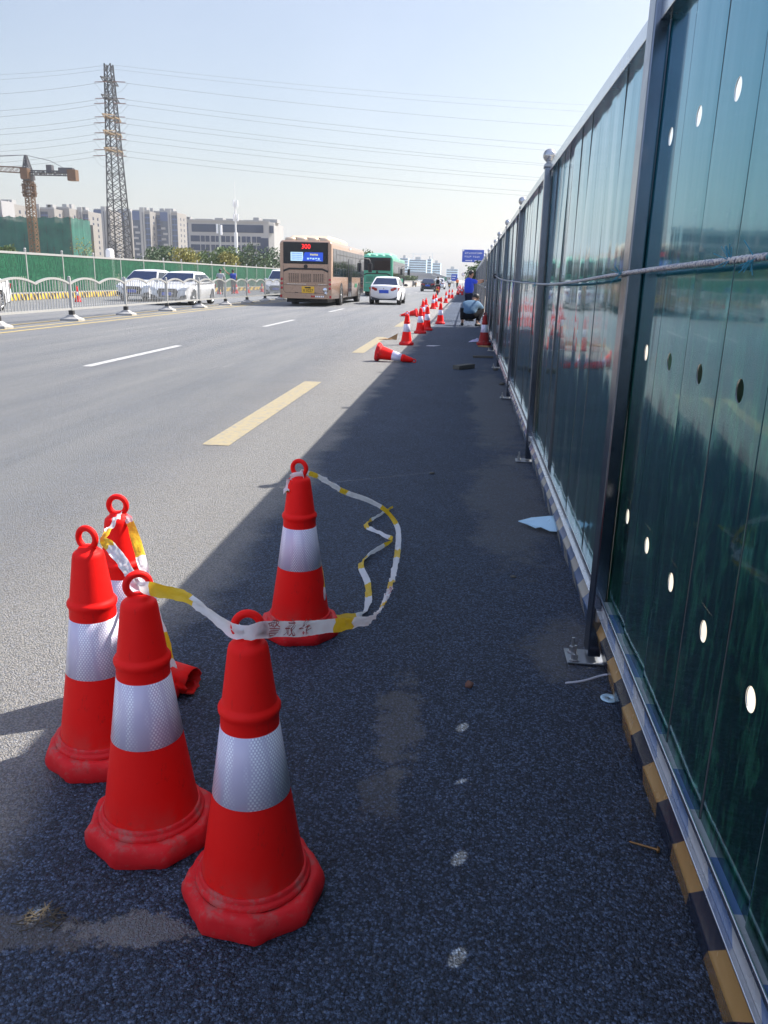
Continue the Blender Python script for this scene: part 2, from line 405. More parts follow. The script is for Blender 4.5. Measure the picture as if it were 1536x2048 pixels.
def panel_mat(name, metal, bright, rough):
    t = NT(name); x, y, z = t.xyz()
    v1 = t.scale((1, 26, 2.6)); 
    b1 = t.noise(1., 4, .6, v1, .9)
    b2 = t.noise(1., 3, .6, t.scale((1, 60, 7)), 1.6)
    blades = t.ramp(t.math('MULTIPLY', b1, b2), .2, .42)
    leaf = t.ramp(t.noise(1., 3, .5, t.scale((1, 9, 5)), 2.6), .56, .68)
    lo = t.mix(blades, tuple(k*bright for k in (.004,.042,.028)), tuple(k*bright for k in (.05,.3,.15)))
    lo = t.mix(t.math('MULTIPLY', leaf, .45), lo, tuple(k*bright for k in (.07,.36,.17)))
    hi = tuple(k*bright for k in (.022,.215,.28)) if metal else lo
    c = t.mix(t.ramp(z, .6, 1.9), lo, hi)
    c = t.mix(t.math('MULTIPLY', t.ramp(t.noise(7, 7, .75), .5, .75), .1), c, (.26,.25,.22))
    spk = t.ramp(t.noise(90, 3, .6), .7, .78)
    c = t.mix(t.math('MULTIPLY', spk, .25), c, (.2,.2,.18))
    t.set(color=c, rough=t.math('MULTIPLY_ADD', t.noise(5, 6, .7), .1 if metal else .16, rough-.06), metal=metal, coat=.5 if metal else 0., coatr=.04, spec=.5 if metal else .2)
    if metal: t.p.inputs['Specular Tint'].default_value = (.6,.88,1,1)
    bend = t.noise(1., 2, .5, t.scale((1, 2.2, .5)))
    t.bump(t.math('ADD', bend, t.math('MULTIPLY', t.noise(1., 2, .5, t.scale((1, 9, .7))), .18)), .4 if metal else .5, .03)
    return t.m
M['panel'] = panel_mat('hoarding_print', .72, 1., .11)
M['panel_left'] = panel_mat('green_hoarding', 0., .72, .55)

def stripe(name, ax, w, slant, c1, c2, rough=.3):
    t = NT(name); s = t.xyz()
    u = t.math('ADD', s[ax], t.math('MULTIPLY', s[2], slant))
    f = t.ramp(t.math('PINGPONG', u, w), w*.49, w*.51)
    w1 = t.ramp(t.noise(30, 5, .7), .62, .7)
    c = t.mix(f, c1, c2); c = t.mix(t.math('MULTIPLY', w1, .35), c, (.2,.19,.18))
    t.set(color=c, rough=t.math('MULTIPLY_ADD', t.noise(12, 3), .25, rough-.12), spec=.6)
    t.bump(t.noise(9, 3), .3, .01)
    return t.m
M['kick'] = stripe('hazard_tape', 1, .158, .9, (.016,.02,.036), (.36,.205,.07), .24)
M['kick_sky_sheen'] = stripe('tape_sky_sheen', 1, .158, .9, (.08,.13,.24), (.36,.34,.3), .22)  # blue and grey stripes hold the grazing sky reflection in their colour
M['rail_reflection'] = stripe('rail_painted_reflection', 1, .158, -.6, (.07,.13,.27), (.36,.36,.36), .25)  # kick board stripes mirrored in the rail, painted as its colour
M['kick_left'] = stripe('hazard_kerb', 1, .27, .5, (.03,.03,.03), (.65,.42,.04), .6)

def rope_mat():
    t = NT('rope'); 
    f = t.noise(140, 3); c = t.mix(t.ramp(f, .45, .6), (.62,.61,.6), (.26,.28,.36))
    c = t.mix(t.ramp(t.noise(9, 2), .66, .7), c, (.06,.25,.32))
    t.set(color=c, rough=.85); t.bump(t.noise(260, 2), .8, .004); return t.m
M['rope'] = rope_mat()
def net_mat():
    t = NT('scaffold_net'); 
    c = t.mix(t.noise(.35, 5, .6), (.004,.035,.034), (.035,.2,.15))
    fold = t.noise(1., 4, .6, t.scale((1.2,1.2,.12)))
    t.set(color=c, rough=.8, alpha=t.math('MULTIPLY_ADD', fold, .5, .58, True)); t.bump(fold, .8, .4); return t.m
M['net'] = net_mat()
def led(name, c, s):
    t = NT(name); t.set(color=(0,0,0), emit=c, emits=s, rough=.4); return t.m
M['led_red'] = led('led_red', (1,.02,.02), 1.2)
M['led_blue'] = led('screen_blue', (.01,.06,.5), .7)
M['led_white'] = led('screen_white', (.5,.75,1), .6)
M['led_yellow'] = led('screen_yellow', (.8,.7,.2), .5)
# ------------------------------------------------------------------ ground and road
def sheet(name, x0, x1, y0, y1, z, mt, kind='structure'):
    b = MB(); b.quad((x0,y0,z), (x1,y0,z), (x1,y1,z), (x0,y1,z)); o = b.build(name, mt); o['kind'] = kind; return o
sheet('ground', -4000, 4000, -300, 7000, -.012, M['dirt_ground'])
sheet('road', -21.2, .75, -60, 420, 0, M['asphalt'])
def marking(rects, mt):
    b = MB()
    for x0, x1, y0, y1 in rects: b.quad((x0,y0,.004), (x1,y0,.004), (x1,y1,.004), (x0,y1,.004))
    o = b.build('road_marking', mt); o['kind'] = 'structure'; return o
marking([(-2.19,-1.955,6.52+9.1*k,10.99+9.1*k) for k in range(-2, 12)], M['road_yellow'])
marking([(-5.78,-5.63,11.8+11*k,15.85+11*k) for k in range(-2, 16)], M['road_white'])
marking([(-8.75,-8.62,54+11*k,58+11*k) for k in range(0, 10)], M['road_white'])
marking([(-10.48,-10.36,-40,260), (-11.0,-10.9,-40,260)], M['road_yellow_line'])
marking([(-11.72,-11.62,-40,260)], M['road_yellow_line'])
marking([(-16.2,-16.06,8*k,8*k+4) for k in range(0, 24)], M['road_white'])

# ------------------------------------------------------------------ site hoarding on the right
XF = .553; XP = .572
POST_Y = [-4.28, -.7, 2.884, 6.44, 10.04, 13.64, 17.0, 20.0, 23.0, 26.1]
FRAME_Y = [29.8, 33.4, 37.0, 40.6, 44.2, 47.8, 51.4, 55.0]
FAR_Y = [58.6+3.6*k for k in range(22)]
hoard = thing('site_hoarding', 'tall glossy green metal hoarding with ball topped steel posts along the right road edge', 'fence', (XF, 2.884, 0))
def make_post():
    b = MB(); b.box((-.007,.022,1.12), (.05,.108,2.18)).box((.027,.03,1.15), (.024,.076,2.0)); 
    p = b.build('post', M['post_steel'], hoard, bevel=.006)
    MB().box((-.007,.022,2.218), (.064,.12,.022)).lathe([(.02,2.225),(.034,2.232),(.02,2.242),(.02,2.25)], 14, (-.004,.022,0)).build('collar', M['galv'], p, bevel=.003)
    MB().sphere((-.004,.022,2.292), .047, 20).build('ball_finial', M['ball_metal'], p)
    MB().box((-.028,.01,.011), (.16,.12,.007)).build('base_plate', M['galv'], p, bevel=.002)
    for dy in (-.035, .035):
        MB().lathe([(.006,.016),(.006,.075)], 8, (-.08,dy,0), cap1=True).lathe([(.018,.016),(.018,.02)], 12, (-.08,dy,0), cap1=True).lathe([(.0125,.02),(.0125,.04)], 6, (-.08,dy,0), cap1=True, smooth=False).build('anchor_bolt', M['bolt_steel'], p)
    MB().box((-.004,-.042,.2), (.03,.022,.045)).lathe([(.008,0),(.008,.02)], 8, (-.004,-.053,.2), axis='y', cap1=True).build('clamp', M['bolt_steel'], p, bevel=.003)
    return p
post0 = make_post()
post0.location = (0, 0, 0)
for y in POST_Y+FRAME_Y+FAR_Y:
    if y == 2.884: continue
    p = copy_tree(post0, hoard); p.location = (random.uniform(-.004,.004), y-2.884, random.uniform(-.004,.004)); p.rotation_euler = (random.uniform(-.006,.006), random.uniform(-.008,.008), random.uniform(-.05,.05))

post0.scale.z = 1.035                       # the nearest post stands a little taller
def panel(ya, yb, seams, holes, rnd, fine=True):
    """vertical roll-formed boards, each a little bowed and turned, with round holes punched in a grid"""
    rim = []; b = MB(); z0, z1 = .245, 2.18; hs = .055
    seams = sorted(seams); zs0 = [z0, .5, .9, 1.4, 1.6, 2.0, z1]
    for i in range(len(seams)-1):
        a, c = seams[i]-.004, seams[i+1]+.004; w = c-a
        k_ = .55 if ya < 2 else 1.1; tilt = rnd.gauss(0, .011*k_); bow = rnd.gauss(.0004, .0006*k_); lean = rnd.gauss(0, .003*k_); cup = rnd.gauss(0, .0022*k_)
        off = rnd.uniform(-.001, .001); twist = rnd.gauss(0, .004*k_)
        def fx(y, z):
            u = (y-a)/w-.5
            if abs(u) > .49: return XP-XF+.006          # the lapped seam lies on one line
            return XP-XF + off + (tilt+twist*(z-1.1))*u*w - bow*(1-4*u*u) + lean*(z-1.1) + cup*math.sin(z*2.3+i)
        hy = [h for h in holes if a < h[0] < c]
        ys = {a, c, a+.005, c-.005, a+.009, c-.009, a+w*.25, a+w*.5, a+w*.75}; zs = set(zs0)
        if hy:
            hc = hy[0][0]; ys = {a, a+.005, a+.009, hc-hs, hc+hs, c-.009, c-.005, c}
            for h in hy: zs |= {h[1]-hs, h[1]+hs}
        ys = sorted(ys); zs = sorted(zs)
        for m in range(len(ys)-1):
            for k in range(len(zs)-1):
                yy, y2, q, q2 = ys[m], ys[m+1], zs[k], zs[k+1]
                hole = [h for h in hy if abs((yy+y2)/2-h[0]) < 1e-6 and abs((q+q2)/2-h[1]) < 1e-6]
                pt = lambda y, z: (fx(y, z), y-ya, z)
                if not hole:
                    b.add([pt(yy,q), pt(y2,q), pt(y2,q2), pt(yy,q2)], [(0,3,2,1)], 1 if min(abs((yy+y2)/2-a), abs((yy+y2)/2-c)) < .0045 else 0, True)
                else:
                    h = hole[0]; n = 24; inn = []; out = []
                    for s in range(n):
                        t = 2*PI*s/n+PI/4; cx, cz = math.cos(t), math.sin(t); mx = max(abs(cx), abs(cz))
                        inn.append(pt(h[0]+.0255*cx, h[1]+.0255*cz)); out.append(pt(h[0]+hs*cx/mx, h[1]+hs*cz/mx))
                    vs = inn+out
                    b.add(vs, [(s, (s+1)%n, n+(s+1)%n, n+s) for s in range(n)], 0, True); rim += [([(p[0]+.0003,p[1],p[2]) for p in inn]+[(p[0]+.003,p[1],p[2]) for p in inn], n)]
    # weld the strips so the shading flows over each board
    vs = {}; nv = []; mp = []
    for v in b.v:
        k = (round(v[0],5), round(v[1],5), round(v[2],5))
        if k not in vs: vs[k] = len(nv); nv.append(v)
        mp.append(vs[k])
    b.v = nv; b.f = [[mp[i] for i in f] for f in b.f]
    for vs_, n in rim: b.add(vs_, [(s, n+s, n+(s+1)%n, (s+1)%n) for s in range(n)], 2)
    o = b.build('panel', [M['panel'], M['trim_dark'], M['galv']], hoard, loc=(0, ya-2.884, 0)); return o
KPROF = [(.026,.0),(-.01,.132),(-.012,.138),(-.008,.142),(.012,.2),(.014,.204),(.022,.206)]
def infill(ya, yb, kind):
    rnd = random.Random(int(ya*100)+7); a, c = ya+.034, yb-.034; L = c-a; yo = a-2.884
    MB().box((.012,L/2,2.208), (.05,L,.062)).build('top_rail', M['rail_alu'], hoard, loc=(0,yo,0), bevel=.004)
    if kind == 'frame':
        MB().box((.006,L/2,1.18), (.04,L,.04)).build('middle_rail', M['galv'], hoard, loc=(0,yo,0), bevel=.004)
        MB().box((.006,L/2,.2), (.04,L,.04)).build('bottom_rail', M['galv'], hoard, loc=(0,yo,0), bevel=.004); return
    MB().box((.016,L/2,.236), (.03,L,.05),1).box((.006,L/2,.2085), (.034,L,.005)).box((-.002,L/2,.264), (.006,L,.014)).build('bottom_rail', [M['rail_alu'], M['rail_reflection' if ya < 2 else 'rail_alu']], hoard, loc=(0,yo,0), bevel=.002)
    # striped kick board, a bent sheet: upright face then a sloped shoulder, slightly wavy
    n = 24; g = []
    for x, z in KPROF:
        g.append([(x + .004*math.sin(i*.9+ya)+.006*noise.noise((i*.3, z*9, ya)), L*i/n, max(z-.003*abs(math.sin(i*.31+ya)), 0)) for i in range(n+1)])
    MB().grid(g).build('kick_board', M['kick' if ya < 2 else 'kick_sky_sheen'], hoard, loc=(0,yo,0))
    if ya == -.7:
        ce = [2.674-.31*k for k in range(11)]; seams = [c+.01]+[q-.155 for q in ce]; seams[-1] = a-.01
        holes = [(q, z) for q in ce[:9] for z in (.645, 1.19, 1.822)]
    else:
        k = round(L/.31); seams = [a-.01+(L+.02)*i/k for i in range(k+1)]; holes = []
    panel(a, c, seams, holes, rnd)
allp = POST_Y+FRAME_Y+FAR_Y
for i in range(len(allp)-1):
    infill(allp[i], allp[i+1], 'frame' if allp[i] >= 26 and allp[i] < 55 else 'panel')
# spare sheet stacked behind the first bay: seen through the middle row of holes
b = MB()
for i in range(11): b.box((0, -1.45+.29*i, .49), (.012+.006*(i%2), .286, .72))
o = b.build('metal_sheet', M['spare_sheet'], None, loc=(.70,1.3,.78), rot=(0,-.03,0)); tag(o, 'spare dark green sheet standing behind the nearest hoarding bay, seen through its holes', 'metal sheet')
b = MB(); 
for yy in (-.4, 1.0, 2.44): b.box((.735,yy,.46), (.04,.05,.92))
o = b.build('timber_prop', M['wood_grey']); tag(o, 'grey timber props holding the spare sheet off the ground behind the hoarding', 'prop')

# rope strung along the posts
def catmull(P, n=8):
    P = [Vector(p) for p in P]; out = []
    for i in range(len(P)-1):
        p0, p1, p2, p3 = P[max(i-1,0)], P[i], P[i+1], P[min(i+2,len(P)-1)]
        for k in range(n):
            t = k/n
            out.append(.5*((2*p1)+(p2-p0)*t+(2*p0-5*p1+4*p2-p3)*t*t+(3*p1-p0-3*p2+p3)*t**3))
    out.append(P[-1]); return out
rp = catmull([(.512,-4.2,1.47),(.506,-.7,1.462),(.5,1.4,1.449),(.508,2.88,1.431),(.503,4.7,1.392),(.509,6.44,1.384),(.5,10.04,1.4),(.5,13.64,1.43),(.508,17.0,1.5)], 14)
b = MB(); rnd = random.Random(2)
for s in range(3):
    L = 0; pts = []
    for i, p in enumerate(rp):
        pts.append(p)
    fine = []
    for i in range(len(pts)-1):
        m = 10
        for k in range(m): fine.append(pts[i].lerp(pts[i+1], k/m))
    acc = 0; hel = []
    for i, p in enumerate(fine):
        if i: acc += (p-fine[i-1]).length
        a = acc*2*PI/.06+s*2*PI/3; hel.append(p+Vector((math.cos(a)*.0038, 0, math.sin(a)*.0038)))
    b.tube(hel, .0041, 5)
ropeo = b.build('rope', M['rope']); tag(ropeo, 'worn grey rope with blue strands strung along the hoarding posts', 'rope')
b = MB()
for yy in (1.55, 1.68, 2.86, 6.42):
    for k in range(9):
        p = Vector((.499, yy+rnd.uniform(-.02,.02), 1.448 if yy < 2 else 1.431 if yy < 4 else 1.384)); q = p+Vector((rnd.uniform(-.03,.0), rnd.uniform(-.03,.03), rnd.uniform(-.035,.03)))
        b.bar(p, q, .0016)
b.build('frayed_fibre', mk('fibre_blue', (.05,.25,.35), .8), ropeo)
MB().sphere((.508,17.0,1.5), .045, 10).sphere((.5,16.96,1.47), .03, 8).build('knot', M['black_rubber'], ropeo)

# ------------------------------------------------------------------ traffic cones
def cone_parts(root, seed, base_m='cone_base', body_m='cone_red'):
    rnd = random.Random(seed); n = 64; b = MB(); rs = []; ph = rnd.uniform(0, 6)
    def oct_r(a):
        k = PI/4; d = (a % k)-k/2
        return min(1/math.cos(d)*.985, 1.055)
    prof = [(.955,.0,1),(.985,.01,1),(1.0,.026,1),(.985,.046,1),(.95,.058,.9),(.9,.063,.6),(.83,.062,.2)]
    for r, z, t in prof:
        ring = []
        for j in range(n):
            a = 2*PI*j/n; q = .158*r*(1+(oct_r(a)-1)*t)
            w = noise.noise((math.cos(a)*2.2+seed*7, math.sin(a)*2.2, z*22)); w2 = noise.noise((math.cos(a)*7+seed*3, math.sin(a)*7, z*60))
            q += (w*.006+w2*.0035)*t; zz = z + (w*.005+w2*.002)*(1 if .01 < z else 0)
            ring.append((q*math.cos(a), q*math.sin(a), max(zz, .001)))
        rs.append(ring)
    b.rings(rs, cap0=True)
    b.lathe([(.1315,.062),(.1325,.068),(.130,.074),(.1255,.0745),(.125,.078),(.1235,.085),(.1205,.088),(.117,.087)], 48)
    b.build('base', M[base_m], root)
    b = MB()
    b.lathe([(.118,.07),(.1165,.09),(.1,.2),(.0868,.288),(.0645,.452),(.0635,.478),(.0655,.484),(.0685,.491),(.0685,.498),(.065,.504),(.0605,.508),(.0595,.512),(.0435,.632),(.041,.641),(.034,.648),(.028,.65),(.0265,.656),(.022,.66),(.001,.661)], 48)
    b.build('body', M[body_m], root)
    MB().lathe([(.0868,.2875),(.0875,.288),(.0653,.452),(.0645,.4525)], 48).build('reflective_band', M['band'], root)
    ring = []; b = MB(); m = 28
    for i in range(m+1):
        a = -PI*.5 + 2*PI*i/m
        ring.append((.0275*math.cos(a), 0, .6835+.0285*math.sin(a)))
    b.tube(ring, [.0088]*(m+1), 10, caps=False); b.build('carry_ring', M[body_m], root)
def cone(label, loc, seed, rz, group='red and white traffic cones', **k):
    r = thing('traffic_cone', label, 'cone', loc, rz, group); cone_parts(r, seed, **k); return r
coneA = cone('nearest red traffic cone with dusty octagonal base, tape end looped through its ring', (-.429,1.53,0), 1, .25)
coneB = cone('red traffic cone with wrinkled base between the nearest cone and the one at far left', (-.745,1.715,0), 2, .55)
coneC = cone('leftmost red traffic cone of the near cluster, its shoulder caught by sun', (-1.02,2.03,0), 3, -.2)
coneD = cone('sunlit red traffic cone standing behind the leftmost near cone', (-1.075,2.36,0), 4, .1)
coneE = cone('red traffic cone standing alone at the shadow edge with tape knotted round its ring', (-.617,2.985,0), 5, -.15)
def far_cone(px, py, label, rz=0, lean=0, src=coneE):
    c = copy_tree(src); c.location = G(px, py); c.rotation_euler = (0, lean, rz); c['label'] = label; return c
def lying_cone(px, py, label, ang):
    c = copy_tree(coneE); p = G(px, py)
    # laid on its side: the base edge and the ring touch the road
    c.rotation_mode = 'QUATERNION'
    c.rotation_quaternion = Matrix.Rotation(ang, 4, 'Z').to_quaternion() @ Matrix.Rotation(PI/2+.19, 4, 'Y').to_quaternion()
    c.location = p + Vector((0, 0, .163)); c['label'] = label; return c
lying_cone(753, 722, 'red and white traffic cone toppled on its side across the shadow edge', -.12)
far_cone(812.5, 690, 'upright cone just beyond the toppled cone at the shadow edge', .3)
far_cone(840, 667, 'front left cone of a tight cluster beyond the first upright roadside cone', .1)
far_cone(853.5, 661, 'right hand cone of the tight cluster, touching the shadow edge', .8)
far_cone(845, 640, 'thin looking cone at the back left of the tight cluster', .2)
far_cone(851, 634, 'cone at the very back of the tight cluster', 1.2)
lying_cone(834, 634, 'small toppled cone peeking out left of the tight cluster', 2.9)
far_cone(880, 648, 'lone cone at the end of the solid shade, nearest the ladder shaped shadow', .5)
far_cone(866, 618, 'front cone of a pair on the sunny lane, left of the ladder shaped shadow', .4)
far_cone(871, 614, 'rear cone of a pair on the sunny lane, left of the ladder shaped shadow', .4)
far_cone(891.5, 606, 'cone standing against a toppled cone beside the ladder shaped shadow', .4)
lying_cone(884, 604, 'toppled cone pointing left at the foot of an upright cone', 3.1)
far_cone(898, 597, 'left of two close cones near the far end of the ladder shaped shadow', .4)
far_cone(904, 597, 'right of two close cones near the far end of the ladder shaped shadow', 1.1)
lying_cone(913, 590, 'toppled cone lying in front of the farthest bunch of cones', .2)
for px, py in ((915,587),(917,582),(920,586),(921,580),(924,588),(926,583),(919,577)):
    far_cone(px, py, 'one of the small cones bunched together behind the standing worker', random.uniform(0,3))
cf = copy_tree(coneE); cf.location = G(967, 690.5); cf['label'] = 'dull shaded cone leaning close to the hoarding posts on the right'
for ch in cf.children:
    if ch.name.startswith(('base','body','carry')):
        ch.data = ch.data.copy(); ch.data.materials[0] = M['cone_old']
far_cone(156, 604, 'cone alone in front of the far green hoarding, seen through the white railing', .2)
far_cone(438, 588, 'cone beside the feet of the person in grey across the road', .2)
far_cone(468, 587, 'left of two cones below the person in the blue vest', .2)
far_cone(473, 587, 'right of two cones below the person in the blue vest', .2)
far_cone(496, 586, 'cone between the blue vest person and the bus, across the road', .2)
far_cone(524, 584, 'cone close to the bus, seen behind the dark end of the railing', .2)
# the torn-off cone top lying open behind the cluster
r = thing('cone_fragment', 'torn open red cone neck lying on the asphalt behind the near cone cluster', 'cone fragment', G(388, 1388), 0)
r.rotation_euler = (0, 0, -.25)
b = MB(); prof = [(.066,-.34),(.0645,-.2),(.054,-.06),(.049,0)]
outer = []; n = 36
for q, x in prof:
    outer.append([(x+(.012*noise.noise((math.cos(2*PI*k/n)*3, math.sin(2*PI*k/n)*3, 4)) if x > -.01 else 0), q*math.cos(2*PI*k/n), q*math.sin(2*PI*k/n)*.93+.05) for k in range(n)])
inner = [[(p[0], p[1]*.9, (p[2]-.05)*.9+.05) for p in ring] for ring in reversed(outer)]
b.rings(outer+inner); b.build('shell', M['cone_red'], r)
MB().bar((-.05,-.042,.05), (-.004,-.028,.075), .012).bar((-.05,.03,.02), (-.006,.02,.035), .01).build('torn_flap', M['cone_base'], r)

# ------------------------------------------------------------------ barricade tape
def ribbon(name, label, keys, width, start=0., white=.34, yellow=.2, letters=(), parent=None):
    """keys: (point, edge direction) - the film runs along the points with its width laid along the edge direction"""
    P = catmull([k[0] for k in keys], 10); W = catmull([k[1] for k in keys], 10)
    L = [0]
    for i in range(1, len(P)): L.append(L[-1]+(P[i]-P[i-1]).length)
    rows = []; nw = 4; rn = random.Random(len(keys))
    ph = rn.uniform(0, 9)
    def frame(i):
        t = (P[min(i+1,len(P)-1)]-P[max(i-1,0)]).normalized(); w = W[i]-t*W[i].dot(t)
        wl = max(min(W[i].length, 1), .25); w = w.normalized() if w.length > 1e-5 else t.orthogonal(); return t, w*wl, t.cross(w.normalized())
    def at(u, v):
        u = min(max(u, 0), L[-1]-1e-5); i = 0
        while L[i+1] < u: i += 1
        f = (u-L[i])/max(L[i+1]-L[i], 1e-9); _, w0, n0 = frame(i); _, w1, n1 = frame(min(i+1,len(P)-1))
        q = v/width
        cr = .003*math.sin(q*11+u*31+ph)+.009*noise.noise((u*22, q*3, ph))+.003*noise.noise((u*70, q*2, ph+3))
        return P[i].lerp(P[i+1], f)+w0.lerp(w1, f)*v+n0.lerp(n1, f)*cr, n0.lerp(n1, f)
    N = max(int(L[-1]/.012), 6); b = MB(); vs = []
    for i in range(N+1):
        u = L[-1]*i/N
        vs += [at(u, width*(j/nw-.5))[0] for j in range(nw+1)]
    fs = []; o0 = len(b.v); b.v += [tuple(p) for p in vs]
    for i in range(N):
        u = (L[-1]*(i+.5)/N+start) % (white+yellow)
        for j in range(nw):
            b.f.append([i*(nw+1)+j, i*(nw+1)+j+1, (i+1)*(nw+1)+j+1, (i+1)*(nw+1)+j]); b.m.append(0 if u < white else 1); b.sm.append(True)
    o = b.build(name, [M['tape_white'], M['tape_yellow']], parent)
    if parent is None: tag(o, label, 'tape')
    for txt, u0, size, sgn in letters:
        def fn(c):
            p, n = at(u0+c.x*sgn, c.y*.95); return p+n*(.0022 if c.z > -1 else 0)*LS
        LS = 1 if sgn > 0 else -1
        text_mesh(txt, size, M['tape_ink'], o, None, 'lettering', 0, 'LEFT', lambda c: at(u0+c.x*sgn, c.y)[0]+(camo.location-at(u0+c.x*sgn, c.y)[0]).normalized()*.0075)
    return o
Z = Vector((0,0,1))
YT = [(1.2,1.36),(1.36,1.52),(1.55,1.705),(1.86,2.02),(2.26,2.35),(2.72,2.985),(3.8,4.2)]
def YM(y):                                 # depth of a tape point, refitted to the surveyed cones
    for (a, c), (d, e) in zip(YT, YT[1:]):
        if y <= d: return c+(e-c)*(y-a)/(d-a)
    return y+.4
def K(px, py, y, w=(0,0,1)): return (AY(px, py, YM(y)), Vector(w))
ringA = coneA.location+Vector((0,0,.672)); ringB = coneB.location+Vector((0,0,.672)); ringC = coneC.location+Vector((0,0,.672)); ringD = coneD.location+Vector((0,0,.672)); ringE = coneE.location+Vector((0,0,.672))
ribbon('barricade_tape', 'yellow and white warning tape looping from the nearest cone round to the lone taped cone', [
    K(474,1258,1.36,(.3,0,.6)), K(492,1268,1.345,(0,0,.8)), K(520,1260,1.35), K(580,1258,1.47), K(650,1253,1.63), K(705,1246,1.8,(0,0,.9)), K(745,1236,2.0,(.1,0,.6)), K(768,1205,2.4,(.5,0,.5)), K(784,1160,2.85,(.7,.0,.3)), K(796,1095,3.4,(.8,0,.1)), K(794,1052,3.75,(.7,0,.3)), K(770,1020,3.8,(.4,0,.5)), K(735,1000,3.7,(.1,0,.7)), K(690,984,3.4,(.1,0,.7)), K(640,955,2.98,(0,0,.6)), K(605,943,2.735,(0,0,.5)), (ringE+Vector((.01,-.02,-.002)), Vector((.2,0,.5)))],
    .036, .03, .46, .14, [(ch, u0+.075*i, .042, 1) for u0 in (.1, 1.42) for i, ch in enumerate('警戒线')])
ribbon('barricade_tape', 'warning tape stretched between the rings of the four clustered cones', [
    K(497,1264,1.345,(.2,0,.6)), K(470,1262,1.35,(0,0,.9)), K(440,1243,1.39,(0,0,.9)), K(405,1218,1.43,(.1,0,.8)), K(370,1195,1.48,(0,0,.7)), K(335,1183,1.52,(0,0,.9)), K(300,1178,1.55,(0,0,1)), K(275,1172,1.55,(.3,0,.6)), K(262,1150,1.6,(.6,0,.4)), K(240,1118,1.7,(.6,0,.5)), K(220,1092,1.8,(.6,0,.5)), K(206,1082,1.86,(.4,0,.6)), K(212,1068,1.9,(.5,0,.4)), K(228,1045,2.05,(.6,0,.3)), K(240,1028,2.26,(.5,0,.4)), K(258,1040,2.25,(.6,0,.1)), K(270,1075,2.2,(.8,0,.1)), K(283,1120,2.1,(.8,0,.1)), K(292,1152,2.0,(.7,0,.2)), K(300,1185,1.9,(.7,0,.1)), K(325,1270,1.92,(.8,0,.1)), K(345,1335,2.05,(.8,0,.1))],
    .037, .62, .34, .15, [])
ribbon('barricade_tape', 'crumpled warning tape trailing over the asphalt from the base of the lone taped cone', [
    (ringE+Vector((.02,-.022,-.01)), Vector((.3,0,.5))), (ringE+Vector((-.025,-.025,-.02)), Vector((.3,0,.6))), (ringE+Vector((-.035,-.02,-.06)), Vector((.7,0,.2))), K(571,985,2.69,(.6,0,0)), K(600,968,2.73,(.2,0,.6)), K(617,1010,2.75,(.3,.4,0)), K(634,1110,2.78,(.3,.5,.1)), K(647,1190,2.7,(.4,.4,.1)), (G(642,1222,.085), Vector((.4,.5,.1))), (G(655,1231,.03), Vector((.1,.8,.1))), (G(690,1234,.012), Vector((0,.8,.2))), (G(722,1230,.012), Vector((.3,.6,.3))), (G(736,1205,.014), Vector((.7,.2,.2))), (G(735,1165,.016), Vector((.6,.1,.4))), (G(722,1133,.014), Vector((.6,.3,.2))), (G(733,1113,.014), Vector((.3,.5,.4))), (G(755,1098,.016), Vector((.2,.5,.2))), (G(785,1080,.016), Vector((.1,.4,.3))), (G(768,1070,.016), Vector((.2,.5,.3))), (G(732,1051,.014), Vector((.3,.5,.2))), (G(752,1034,.014), Vector((.2,.4,.3))), (G(786,1014,.014), Vector((.1,.3,.2)))],
    .044, .1, .22, .16)

# ------------------------------------------------------------------ litter and a modelled sun streak on the closed strip
b = MB(); p0 = G(1036, 1043); 
pts = [G(1036,1043,.03), G(1062,1036,.05), G(1100,1033,.075), G(1118,1033,.08), G(1124,1064,.03), G(1100,1063,.02), G(1082,1055,.025), G(1071,1057,.022), G(1056,1050,.022)]
b.slab(pts, (0,0,.004)); o = b.build('torn_sheet', M['pale_sheet'], bevel=.001); tag(o, 'pale blue wing shaped scrap of sheet sticking out under the hoarding', 'scrap sheet')
b = MB(); q = [G(1131,1366,.008), G(1165,1362,.01), G(1208,1350,.016), G(1238,1350,.03)]  # pale rod laid where sunlight leaks past the post onto the ground
b.tube(catmull(q, 4), .004, 6); o = b.build('sun_streak', M['paper']); tag(o, 'thin white strip modelled as a streak of sunlight beside the nearest post plate', 'strip')
b = MB(); c = G(1218, 1397, .004); b.lathe([(.006,0),(.006,.003),(.028,.004),(.03,.002),(.03,0)], 24, c); o = b.build('metal_disc', M['pale_sheet']); tag(o, 'pale blue disc with a small centre hole beside the striped kick board', 'disc')
b = MB(); a, e = G(1258,1683,.006), G(1314,1699,.008); d = (e-a).normalized()
b.tube([a, a+d*.004, e], [.001,.0028,.0032], 8); b.tube([e, e+d*.002, e+d*.007], [.0085,.009,.006], 8); o = b.build('long_screw', M['bronze']); tag(o, 'rusty long screw with a shiny head by the kick board', 'screw')
def pebble(px, py, s, mt, name, label, cat, sq=.6):
    b = MB(); b.sphere((0,0,0), s, 12, sc_=(1,.8,sq))
    b.v = [tuple(Vector(v)*(1+.35*noise.noise(Vector(v)*(1.6/s)+Vector((px,py,0))))) for v in b.v]
    o = b.build(name, mt, loc=G(px, py)+Vector((0,0,s*sq*.7))); tag(o, label, cat); return o
pebble(938, 1374, .016, M['brick'], 'stone', 'rounded brown stone alone on the dark asphalt right of the lone taped cone', 'stone', .9)
pebble(1027, 1155, .016, M['wood_grey'], 'clod', 'small flat dark clod near the hoarding, level with the lone cone base', 'clod', .4)
pebble(864, 948, .02, M['wood_grey'], 'clod', 'small dark clod in the middle of the shaded strip', 'clod', .5)
